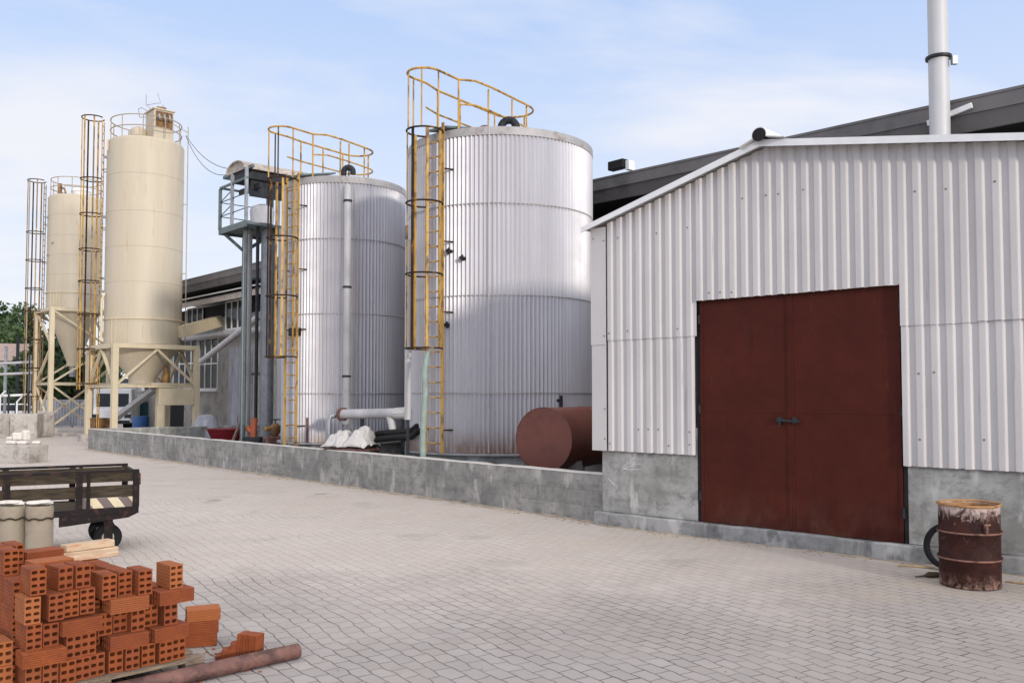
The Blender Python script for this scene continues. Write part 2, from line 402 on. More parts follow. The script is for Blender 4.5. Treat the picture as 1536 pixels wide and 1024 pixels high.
# ------------------------------------------------------------------ frames
W0 = V((-15.45, 32.9, 0))
RB = atan2(-.749, .663)                  # bund frame: x along the wall towards the shed, y away from the yard
UB = V((cos(RB), sin(RB), 0)); VB = V((-sin(RB), cos(RB), 0))
def B(u, v, z=0): return W0 + UB * u + VB * v + V((0, 0, z))
S0 = V((1.37, 13.75, 0)); RA = atan2(-.677, .736)

PO = V((-2.99, 5.61, 0)); RP = R(45)    # brick stack: x along its lit face, y into the stack
E = V((cos(RP), sin(RP), 0)); N = V((-sin(RP), cos(RP), 0))
def P(x, y, z=0): return PO + E*x + N*y + V((0,0,z))
# ------------------------------------------------------------------ setting
def sheet(name, x0, x1, y0, y1, z, mat):
    return tag(MB().add([(x0,y0,z),(x1,y0,z),(x1,y1,z),(x0,y1,z)], [(0,1,2,3)]).build(name, mat), kind='structure')
sheet('ground', -900, 900, -200, 1800, -.012, M['dirt'])
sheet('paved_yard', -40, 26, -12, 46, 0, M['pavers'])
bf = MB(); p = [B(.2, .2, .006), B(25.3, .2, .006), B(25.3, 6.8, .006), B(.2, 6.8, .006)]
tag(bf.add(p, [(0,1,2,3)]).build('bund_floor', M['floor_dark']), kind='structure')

# ------------------------------------------------------------------ bund wall
wall = thing('concrete_wall', 'low grey cast concrete wall running round the tanks to the shed', 'wall', W0, RB)
mb = MB()
# front run with slightly wavy top so that the arris is not ruler straight
def wall_run(mb, n, L, place):
    vs = []; fs = []
    for i in range(n + 1):
        u = L * i / n; h = .75 + random.uniform(-.006, .006) - (random.uniform(.01, .03) if random.random() < .1 else 0)
        for (y, z) in ((0, -.05), (0, h - .012), (.012, h), (.188, h), (.2, h - .012), (.2, -.05)): vs.append(place(u, y, z))
    for i in range(n):
        for j in range(5): fs.append((i*6+j, i*6+j+1, (i+1)*6+j+1, (i+1)*6+j))
    fs += [tuple(range(6)), tuple(n*6 + k for k in range(6))]
    mb.add(vs, fs)
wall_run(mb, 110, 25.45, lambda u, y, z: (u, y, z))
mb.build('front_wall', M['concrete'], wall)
mb = MB(); wall_run(mb, 10, 6.5, lambda u, y, z: (.2 - y, .203 + u, z - .003))
mb.build('end_wall', M['concrete_plain'], wall)

# ------------------------------------------------------------------ corrugated shed
shed = thing('corrugated_shed', 'pale corrugated shed with large dark red double door', 'shed', S0, RA)
UR = 2.80; ZR = 5.27; SL = .262; SRR = .172; U1 = 7.6; DEP = 4.6
def ztop(u): return ZR - (UR - u) * SL if u < UR else ZR - (u - UR) * SRR
DL, DR, DT, DB = 1.712, 4.457, 3.27, .205
PIT = .172
def corr(mb, u0, u1, zb, zt, y, depth=.028, phase=0.0, screws=()):
    prof = ((0, 0), (.34, 0), (.40, .10), (.52, .90), (.58, 1), (.80, 1), (.86, .90), (.96, .08))   # 0 = crest towards the yard, 1 = trough
    us = [u0]
    k = math.floor(u0 / PIT) - 1
    while k * PIT < u1 + PIT:
        for a, d in prof:
            u = (k + a) * PIT + phase
            if u0 + .002 < u < u1 - .002: us.append(u)
        k += 1
    us.append(u1)
    def dep(u):
        a = ((u - phase) / PIT) % 1.0; pr = prof + ((1.0, 0),)
        for i in range(len(pr) - 1):
            if pr[i][0] <= a <= pr[i+1][0]:
                f = (a - pr[i][0]) / max(1e-6, pr[i+1][0] - pr[i][0]); return pr[i][1] + f * (pr[i+1][1] - pr[i][1])
        return 0
    vs = []; fs = []
    for u in us:
        d = y + dep(u) * depth
        b = zb(u) if callable(zb) else zb; tt = zt(u) if callable(zt) else zt
        b += random.uniform(-.004, .004)
        vs += [(u, d, b), (u, d, tt), (u, d + .004, b), (u, d + .004, tt)]
    for i in range(len(us) - 1):
        o = i * 4; q = o + 4
        fs += [(o, q, q+1, o+1), (o+2, o+3, q+3, q+2), (o, o+2, q+2, q), (o+1, q+1, q+3, o+3)]
    fs += [(0, 1, 3, 2), (len(us)*4-4, len(us)*4-2, len(us)*4-1, len(us)*4-3)]
    mb.add(vs, fs)
    for zz in screws:
        k = math.ceil((u0 - phase) / PIT)
        while (k + .15) * PIT + phase < u1 - .03:
            if random.random() < .32:
                u = (k + .15) * PIT + phase; z = zz + random.uniform(-.02, .02)
                if u > u0 + .02: mb.lathe_y(u, y, z, .013)
            k += 1
def lathe_y(s, u, y, z, r):
    vs = [(u + r*cos(2*pi*j/8), y - .001, z + r*sin(2*pi*j/8)) for j in range(8)] + [(u + .6*r*cos(2*pi*j/8), y - .009, z + .6*r*sin(2*pi*j/8)) for j in range(8)]
    fs = [(j, (j+1) % 8, 8+(j+1) % 8, 8+j) for j in range(8)] + [tuple(range(8, 16))]
    k0 = len(s.f); s.add(vs, fs); s.m |= set(range(k0, len(s.f)))
MB.lathe_y = lathe_y
TOPG = lambda u: ztop(u) - .02
CY = -.075
mb = MB(); corr(mb, .14, DL - .02, 2.78, TOPG, CY, screws=(2.9, 4.3)); mb.build('wall_sheet', M['clad'], shed)
mb = MB(); corr(mb, DL - .02, 2.30, DT, TOPG, CY - .013, screws=(DT + .09, 4.6)); mb.build('wall_sheet', M['clad'], shed)
mb = MB(); corr(mb, 2.25, DR + .015, DT, TOPG, CY - .004, screws=(DT + .09, 4.6)); mb.build('wall_sheet', M['clad'], shed)
mb = MB(); corr(mb, DR + .015, 5.35, 2.775, TOPG, CY + .001, screws=(2.9, 4.35)); mb.build('wall_sheet', M['clad'], shed)
mb = MB(); corr(mb, 5.31, U1, 2.785, TOPG, CY - .008, screws=(2.9, 4.35)); mb.build('wall_sheet', M['clad'], shed)
mb = MB(); corr(mb, .145, DL - .06, 1.12, 2.84, CY + .012, screws=(1.25, 1.45)); mb.build('wall_sheet', M['clad'], shed)
mb = MB(); corr(mb, DR + .02, U1, 1.12, 2.84, CY + .012, screws=(1.45, 2.2)); mb.build('wall_sheet', M['clad'], shed)
mb = MB().box(-.13, .15, CY - .018, CY - .012, 2.72, 4.51).box(-.136, -.13, CY - .012, .5, 2.72, 4.5)
mb.lathe_y(.12, CY - .018, 4.3, .013); mb.lathe_y(.12, CY - .018, 2.85, .013); mb.lathe_y(-.08, CY - .018, 4.35, .013)
mb.build('corner_sheet', M['clad'], shed)
mb = MB().box(-.12, .148, CY - .008, CY - .003, 1.12, 2.76).box(-.127, -.12, CY - .003, .5, 1.12, 2.75)
mb.lathe_y(.12, CY - .008, 1.3, .013); mb.lathe_y(.12, CY - .008, 1.75, .013)
mb.build('corner_sheet', M['clad'], shed)
# concrete base, left and right of the door, and the plinth step
mb = MB().box(.0, DL - .03, 0, .2, .2, 1.5).box(.0, .2, .2, DEP, .2, 1.5); mb.build('base_wall', M['concrete_plain'], shed, bevel=.012)
mb = MB()
for p_, q_ in (((.36, .86), (.60, 1.04)), ((.38, .86), (.68, .95)), ((.40, .855), (.70, .865)), ((.36, .83), (.44, .87)), ((.12, .70), (.24, .60))): mb.beam((p_[0], -.001, p_[1]), (q_[0], -.001, q_[1]), .004, .009, (0, 1, 0))
mb.build('chalk_mark', M['white_paint'], shed)
mb = MB().box(DR + .03, U1, 0, .2, .2, 1.5); mb.build('base_wall', M['concrete_plain'], shed, bevel=.012)
mb = MB()
n = 40; vs = []; fs = []
for i in range(n + 1):
    u = -.08 + (U1 + .08) * i / n; e = random.uniform(-.008, .008); h = .2 + random.uniform(-.006, .004)
    for (y, z) in ((-.10 + e, -.05), (-.10 + e, h - .02), (-.085 + e, h), (.2, h), (.2, -.05)): vs.append((u, y, z))
for i in range(n):
    for j in range(4): fs.append((i*5+j, i*5+j+1, (i+1)*5+j+1, (i+1)*5+j))
fs += [tuple(range(5)), tuple(n*5 + k for k in range(5))]
mb.add(vs, fs).build('plinth', M['plinth'], shed)
# side, back walls and dark interior behind the sheets
mb = MB().prism([(.0, 1.5), (.0, ztop(0) - .06), (UR, ZR - .06), (U1, ztop(U1) - .06), (U1, 1.5)], 'y', DEP - .05, DEP)
mb.box(.0, .04, .01, DEP - .05, 1.5, ztop(0) - .06).box(U1 - .04, U1, .01, DEP - .05, 1.5, ztop(U1) - .06)
mb.prism([(.04, 2.9), (.04, ztop(0) - .1), (UR, ZR - .1), (U1 - .04, ztop(U1) - .1), (U1 - .04, 2.9), (DR + .1, 2.9), (DR + .1, DT + .02), (DL - .1, DT + .02), (DL - .1, 2.9)], 'y', -.02, .02)
mb.build('rear_wall', M['clad'], shed)
# door leaves
dm = 3.044
def leaf(a, b, nm='door_leaf'):
    mb = MB().box(a, b, -.005, .03, DB, DT + .03)
    mb.box(a + .0, a + .045, -.014, -.005, DB, DT - .0).box(b - .045, b, -.014, -.005, DB, DT - .0)
    mb.box(a + .045, b - .045, -.012, -.005, DB + .0, DB + .05).box(a + .045, b - .045, -.0085, -.005, 1.72, 1.732)
    return mb.build(nm, M['door'], shed, bevel=.003)
la = leaf(DL + .01, dm - .006); lb = leaf(dm + .006, DR - .01)
mb = MB().box(dm - .02, dm + .012, -.022, -.014, DB + .02, DT - .03); mb.build('cover_strip', M['door'], la, bevel=.003)
mb = MB().beam((dm - .17, -.05, 1.63), (dm + .15, -.05, 1.62), .022, .03)
mb.box(dm - .16, dm - .11, -.052, -.006, 1.59, 1.67).box(dm + .05, dm + .1, -.052, -.006, 1.59, 1.67).tube((dm - .12, -.07, 1.63), (dm - .12, -.07, 1.55), .012)
mb.build('bolt', M['dark_steel'], la)
for z in (.5, 1.7, 2.95):
    MB().tube((DL, -.02, z), (DL, -.02, z + .12), .018).build('hinge', M['dark_steel'], la)
    MB().tube((DR, -.02, z), (DR, -.02, z + .12), .018).build('hinge', M['dark_steel'], lb)
mb = MB().box(DL - .05, DL, .0, .12, DB, DT).box(DR, DR + .05, .0, .12, DB, DT).box(DL, DR, .06, .12, DB, DT + .05)
mb.build('door_frame', M['black'], shed)
# roof
def slope(u0, u1, z0, z1, th=.035):
    mb = MB().prism([(u0, z0), (u1, z1), (u1, z1 + th), (u0, z0 + th)], 'y', -.20, DEP + .15); return mb
slope(-.2, UR, ztop(-.2), ZR).build('roof_slope', M['roof_sheet'], shed)
slope(UR + .002, U1 + .15, ZR, ztop(U1 + .15)).build('roof_slope', M['roof_sheet'], shed)
mb = MB().prism([(-.22, ztop(-.22) - .03), (UR - .04, ZR - .045), (UR - .04, ZR + .045), (-.22, ztop(-.22) + .05)], 'y', -.222, -.203)
mb.build('barge_board', M['white_steel'], shed)
mb = MB().prism([(UR - .038, ZR - .045), (U1 + .15, ztop(U1 + .15) - .03), (U1 + .15, ztop(U1 + .15) + .05), (UR - .038, ZR + .045)], 'y', -.222, -.203)
mb.build('barge_board', M['white_steel'], shed)
# ridge capping: half round with wings, hollow end towards the yard
mb = MB(); ring = []
oc = [(-.30, -.075 + .0), (-.10, .005)] + [(.105*cos(a), .03 + .105*sin(a)) for a in [R(x) for x in range(195, -16, -15)]] + [(.10, .005), (.32, -.05)]
ic = [(x*.9 if abs(x) < .12 else x, z - .012 if abs(x) > .09 else (z - .03)*.86 + .03) for x, z in oc]
n = len(oc); vs = []
for y in (-.30, DEP + .1):
    vs += [(UR + x, y, ZR + .055 + z) for x, z in oc] + [(UR + x, y, ZR + .055 + z) for x, z in ic]
fs = []
for i in range(n - 1):
    fs += [(i, i+1, 2*n+i+1, 2*n+i), (n+i, 3*n+i, 3*n+i+1, n+i+1), (i, n+i, n+i+1, i+1), (2*n+i, 2*n+i+1, 3*n+i+1, 3*n+i)]
mb.add(vs, fs).build('ridge_cap', M['white_steel'], shed)
mb = MB(); mb.add([(UR + .098*cos(2*pi*j/16), -.302, ZR + .085 + .09*sin(2*pi*j/16)) for j in range(16)], [tuple(range(16))]); mb.build('ridge_hollow_shade', M['black'], shed)  # black disc painted in for the shade inside the hollow end

# ------------------------------------------------------------------ ladders and cages
def ladder_cage(parent, Rr, ang, z0, z1, cz0, cage_hoops, mat_l, mat_h, mat_b, hw=.22, hr=.37, bars=5, brackets=(), off=.18, bar_r=.025, hoop_r=.02):
    """Ladder on a round shell at plan angle ang (outwards), with cage."""
    rad = V((cos(ang), sin(ang), 0)); tan = V((-sin(ang), cos(ang), 0))
    base = rad * (Rr + off)
    lad = MB().beam(base - tan*hw + V((0,0,z0)), base - tan*hw + V((0,0,z1)), .06, .03, rad).build('ladder', mat_l, parent)
    MB().beam(base + tan*hw + V((0,0,z0)), base + tan*hw + V((0,0,z1)), .06, .03, rad).build('stringer', mat_l, lad)
    first = None; z = z0 + .2
    rung = MB().tube(base - tan*hw, base + tan*hw, .016, 6).build('rung', mat_l, lad, loc=(0,0,z)); z += .31
    while z < z1 - .1:
        dup(rung, lad, (0,0,z)); z += .31
    for zb in brackets:
        for s in (-1, 1): MB().tube(base + tan*hw*s + V((0,0,zb)), rad*(Rr - .02) + tan*hw*s*1.5 + V((0,0,zb)), .018, 6).build('bracket', mat_h, lad)
    cc = rad * (Rr + off + hr * .85)
    cage = None
    for zh in cage_hoops:
        pts = []
        for i in range(25):
            a = ang + pi + R(52) + (2*pi - R(104)) * i / 24
            pts.append(cc + V((cos(a), sin(a), 0)) * hr + V((0,0,zh)))
        pts = [base - tan*hw*-1 + V((0,0,zh))] + pts + [base + tan*hw*-1 + V((0,0,zh))] if (pts[0] - base).dot(tan) > 0 else [base - tan*hw + V((0,0,zh))] + pts + [base + tan*hw + V((0,0,zh))]
        mb = MB().path(pts, hoop_r, 6)
        if cage is None: cage = mb.build('cage', mat_h, parent)
        else: mb.build('hoop', mat_h, cage)
    top = max(cage_hoops)
    for i in range(bars):
        a = ang - R(105) + R(210) * i / (bars - 1)
        q = cc + V((cos(a), sin(a), 0)) * (hr - .018)
        MB().beam(q + V((0,0,cz0)), q + V((0,0,top)), bar_r*2.2, bar_r, V((cos(a), sin(a), 0))).build('cage_bar', mat_b[i % len(mat_b)], cage)
    return lad, cage, cc, base, rad, tan

def corr_cyl(mb, Rr, z0, z1, n, amp, k=6):
    vs = []; fs = []; N = n * k
    for z in (z0, z1):
        for j in range(N):
            r = Rr + amp * cos(2*pi*j/k); a = 2*pi*j/N; vs.append((r*cos(a), r*sin(a), z))
    for j in range(N): fs.append((j, (j+1) % N, N + (j+1) % N, N + j))
    mb.add(vs, fs)

def roof_rail(parent, cc, base, rad, tan, hr, zt, zb, length, mat, wide=.46):
    """Guard rail: starts as the cage loop, runs inwards over the roof and closes with a loop at its far end."""
    inn = -rad
    def loop(z, k=1.0, start=True):
        pts = []
        o = base
        for i in range(13):                                   # outer arc over the cage
            a = -R(100) + R(200) * i / 12
            pts.append(cc + (rad*cos(a) + tan*sin(a)) * hr + V((0,0,z)))
        pts += [o + inn*.35 + tan*(hr - .02) + V((0,0,z)), o + inn*.75 + tan*wide + V((0,0,z + .06)), o + inn*1.2 + tan*(wide + .08) + V((0,0,z + .03)), o + inn*(length - .55) + tan*(wide + .06) + V((0,0,z))]
        for i in range(1, 10):
            a = pi/2 - pi * i / 10
            pts.append(o + inn*(length - .5 + .5*cos(a)) + tan*(wide + .04)*sin(a) + V((0,0,z)))
        pts += [o + inn*(length - .55) - tan*(wide + .02) + V((0,0,z)), o + inn*.6 - tan*wide + V((0,0,z)), o + inn*.1 - tan*(hr - .02) + V((0,0,z))]
        return pts
    L = loop(zt); g = MB().path(L, .024, 6, closed=True).build('guard_rail', mat, parent)
    Lm = loop(zt - .52)
    MB().path(Lm[13:], .02, 6).build('mid_rail', mat, g)
    L3 = loop(zt - .85)
    for s, d in ((1, .35), (1, 1.2), (1, length - .55), (-1, length - .55), (-1, .6), (-1, 1.35), (1, length - 1.1)):
        w = wide if d > .4 else hr - .02
        q = base + inn*d + tan*w*s
        MB().tube(q + V((0,0,zb)), q + V((0,0,zt)), .022, 6).build('post', mat, g)
    q = base + inn*length; MB().tube(q + V((0,0,zb)), q + V((0,0,zt)), .022, 6).build('post', mat, g)
    return g

def gooseneck(parent, x, y, z, r, h, mat, d=(1, -.4), rr=.17):
    d = V((d[0], d[1], 0)).normalized(); p = V((x, y, z)); pts = [p, p + V((0,0,h))]
    for i in range(1, 9):
        a = pi * i / 8; pts.append(p + V((0,0,h)) + d*(rr - rr*cos(a)) + V((0,0,rr*sin(a))))
    pts.append(pts[-1] - V((0,0,.06)))
    MB().path(pts, r, 10).build('vent_pipe', mat, parent, smooth=True)

def tank(name, label, loc, Rr, ztp, courses, ncorr, matc, lad_ang):
    t = thing(name, label, 'tank', (loc.x, loc.y, 0), 0)
    MB().lathe([(Rr + .03, .0), (Rr + .03, .74)], 64).build('base', M['concrete_plain'], t, smooth=True)
    MB().lathe([(Rr + .02, .743), (Rr + .12, .743), (Rr + .12, .785), (Rr + .02, .785)], 64, cap0=False, cap1=False).build('base_flange', M['galv_cap'], t, smooth=True)
    zs = [.79] + courses + [ztp - .12]
    for i in range(len(zs) - 1):
        mb = MB(); corr_cyl(mb, Rr + .006 * (i % 2), zs[i] - (.03 if i else 0), zs[i+1], ncorr, .023)
        mb.build('wall_sheet', matc, t, smooth=True)
    for z in courses:                                            # riveted lap line between the courses
        MB().lathe([(Rr + .022, z - .012), (Rr + .030, z - .006), (Rr + .030, z + .006), (Rr + .022, z + .012)], 96, cap0=False, cap1=False).build('seam', M['galv_cap'], t, smooth=True)
    MB().lathe([(Rr - .05, ztp - .16), (Rr + .035, ztp - .16), (Rr + .035, ztp), (Rr + .0, ztp + .015), (Rr * .5, ztp + .10), (.12, ztp + .17)], 72, cap0=False).build('roof', M['galv_cap'], t, smooth=True)
    return t

T1 = V((-.26, 20.2, 0)); T2 = V((-4.46, 23.85, 0))
tk1 = tank('storage_tank', 'largest corrugated metal tank, behind the red cylinder', T1, 2.05, 7.42, [2.0, 3.98, 5.86], 139, M['galv_a'], 0)
A1 = atan2(-.80, -.597)
l, c, cc, base, rad, tan = ladder_cage(tk1, 2.05, A1, .78, 7.55, 2.9, [2.9, 4.4, 5.85, 7.33], M['yellow'], M['cage_dark'], [M['yellow'], M['yellow'], M['cage_dark'], M['yellow'], M['yellow']], brackets=(1.25, 3.65, 5.1, 6.6))
for i in range(2):
    a = A1 + R(-100 + 60*i); q = cc + V((cos(a), sin(a), 0)) * .35
roof_rail(tk1, cc, base, rad, tan, .36, 8.52, 7.4, 3.15, M['yellow'])
for i in range(4):                                                # cage bars carried up to the rail
    a = A1 - R(95) + R(190) * i / 3; q = cc + V((cos(a), sin(a), 0)) * .345
    MB().tube(q + V((0,0,7.33)), q + V((0,0,8.5)), .018, 6).build('cage_bar', M['yellow'], c)
gooseneck(tk1, .02, -.75, 7.5, .085, .28, M['dark_steel'], (1, -.2))
gooseneck(tk1, -.42, -.6, 7.5, .11, .2, M['rusty_pipe'], (1, .3), .1)
mb = MB().beam(base*.98 + V((0,0,7.47)), base - rad*1.3 + V((0,0,7.72)), .55, .04); mb.build('walkway', M['green_steel'], tk1)
mb = MB().lathe([(.3, 7.5), (.3, 7.66), (.26, 7.7)], 24, c=(.45, .3)); mb.build('hatch', M['grey_steel'], tk1)
for (px, py) in ((696, 388), (671, 376), (667, 487)):
    d = at(px, py, 18.3); a = atan2(d.y - T1.y, d.x - T1.x)
    o = V((cos(a), sin(a), 0))
    MB().tube(o * 2.0 + V((0,0,d.z)), o * 2.17 + V((0,0,d.z)), .045, 8).tube(o * 2.12 + V((0,0,d.z - .06)), o * 2.12 + V((0,0,d.z + .07)), .022, 8).build('fitting', M['dark_steel'], tk1)
d = at(833, 600, 18.6); o = V((d.x - T1.x, d.y - T1.y, 0)).normalized()
MB().path([o*2.05 + V((0,0,1.85)), o*2.16 + V((0,0,1.85)), o*2.16 + V((0,0,1.95)), o*2.16 + V((0,0,1.45))], .035, 8).build('valve', M['dark_steel'], tk1)
# thin conduit down the shell
a = A1 + R(31); o = V((cos(a), sin(a), 0)); MB().tube(o*2.085 + V((0,0,.8)), o*2.085 + V((0,0,7.5)), .016, 6).build('conduit', M['pale_pipe'], tk1)

tk2 = tank('storage_tank', 'narrower corrugated metal tank with a thick downpipe on its side', T2, 1.58, 7.42, [2.0, 3.98, 5.86], 107, M['galv_b'], 0)
A2 = atan2(-.80, -.60)
l2, c2, cc2, base2, rad2, tan2 = ladder_cage(tk2, 1.58, A2, .4, 7.5, 2.9, [2.9, 4.4, 5.85, 7.3], M['yellow'], M['cage_dark'], [M['yellow'], M['cage_dark'], M['cage_dark'], M['yellow'], M['yellow']], brackets=(1.2, 3.6, 5.1, 6.7))
roof_rail(tk2, cc2, base2, rad2, tan2, .36, 8.55, 7.4, 2.6, M['yellow'], .42)
for i in range(4):
    a = A2 - R(95) + R(190) * i / 3; q = cc2 + V((cos(a), sin(a), 0)) * .345
    MB().tube(q + V((0,0,7.3)), q + V((0,0,8.53)), .018, 6).build('cage_bar', M['yellow'] if i % 2 else M['cage_dark'], c2)
gooseneck(tk2, .05, -.5, 7.5, .075, .28, M['dark_steel'], (1, -.2), .13)
MB().beam(base2*.97 + V((0,0,7.47)), base2 - rad2*1.2 + V((0,0,7.74)), .5, .04).build('walkway', M['green_steel'], tk2)
a = atan2(-.97, .22); o = V((cos(a), sin(a), 0)); r0 = 1.58 + .13
MB().path([o*(r0-.2) + V((0,0,7.18)), o*(r0 - .04) + V((0,0,7.12)), o*r0 + V((0,0,6.95)), o*r0 + V((0,0,1.35)), o*(r0-.03) + V((0,0,1.25))], .095, 14).build('downpipe', M['pale_pipe'], tk2, smooth=True)
for z in (6.75, 4.6, 2.4):
    MB().lathe([(.10, z), (.112, z), (.112, z + .05), (.10, z + .05)], 16, c=(o.x*r0, o.y*r0), cap0=False, cap1=False).build('pipe_clamp', M['dark_steel'], tk2)
d = at(448, 498, 22.6); o2 = V((d.x - T2.x, d.y - T2.y, 0)).normalized()
MB().beam(o2*1.5 + V((0,0,d.z)), o2*1.75 + V((0,0,d.z)), .3, .2).build('junction_box', M['dark_steel'], tk2, bevel=.01)
MB().path([o2*1.66 + V((.35,-.1,z)) for z in (.8, 1.1, 1.4)], .035, 8).build('drain_pipe', M['rusty_pipe'], tk2)

# green hose and pale duct beside the large tank (resting on the floor, leaning on the shell)
hp = [at(634, 690, 17.75), at(635, 640, 17.7), at(638, 590, 17.75), at(637, 555, 17.8), at(642, 527, 17.85)]; hp[0].z = .01
hz = MB().path(hp, .07, 10, rs=[.055, .065, .06, .068, .05])
tag(hz.build('green_hose', M['green_hose'], smooth=True), 'pale green hose hanging upright beside the yellow ladder of the largest tank', 'hose')
dc = thing('pale_duct', 'pale vertical duct standing at the edge of the largest tank', 'duct', (at(612, 600, 18.7).x, 18.7, 0))
MB().lathe([(.075, 1.45), (.075, 5.2)], 18).build('duct_pipe', M['pale_pipe'], dc, smooth=True)
MB().box(-.03, .03, -.02, .02, .006, 1.5).box(-.09, .09, -.09, .09, .006, .05).build('stand', M['dark_steel'], dc)

# ------------------------------------------------------------------ red cylinder tank
rt_d = V((.53, .848, 0)); rp = at(815, 659, 15.95); rr = .565
rt = thing('red_cylinder_tank', 'rust red steel cylinder lying on its side behind the low wall', 'tank', (rp.x, rp.y, 0), atan2(rt_d.y, rt_d.x))
zc = rp.z
vs = []; n = 64; prof = [(0.0, rr - .004), (.0, rr + .008), (.03, rr + .008), (.032, rr), (1.45, rr), (1.455, rr + .006), (1.485, rr + .006), (1.49, rr), (3.0, rr), (3.0, rr - .02)]
for (x, r) in prof:
    for j in range(n): vs.append((x, r*cos(2*pi*j/n), zc + r*sin(2*pi*j/n)))
fs = [(i*n+j, i*n+(j+1)%n, (i+1)*n+(j+1)%n, (i+1)*n+j) for i in range(len(prof)-1) for j in range(n)] + [tuple((len(prof)-1)*n+j for j in range(n))]
MB().add(vs, fs).build('shell', M['red_tank'], rt, smooth=True)
vs = [(.012, 0, zc)]; fs = []
for k, r in ((1, rr*.5), (2, rr - .003)):
    for j in range(n): vs.append((.012 if k == 1 else .006, r*cos(2*pi*j/n), zc + r*sin(2*pi*j/n)))
fs = [(0, 1+j, 1+(j+1)%n) for j in range(n)] + [(1+j, 1+(j+1)%n, 1+n+(j+1)%n, 1+n+j) for j in range(n)]
MB().add(vs, fs).build('end_plate', M['red_tank'], rt, smooth=True)
for x in (.5, 2.4): 
    z0_ = zc - sqrt(rr*rr - .16)
    MB().prism([(-.45, .006), (.45, .006), (.4, z0_ + .02), (.2, zc - sqrt(rr*rr - .04) - .002), (0, zc - rr - .002), (-.2, zc - sqrt(rr*rr - .04) - .002), (-.4, z0_ + .02)], 'x', x, x + .2).build('saddle', M['block'], rt)

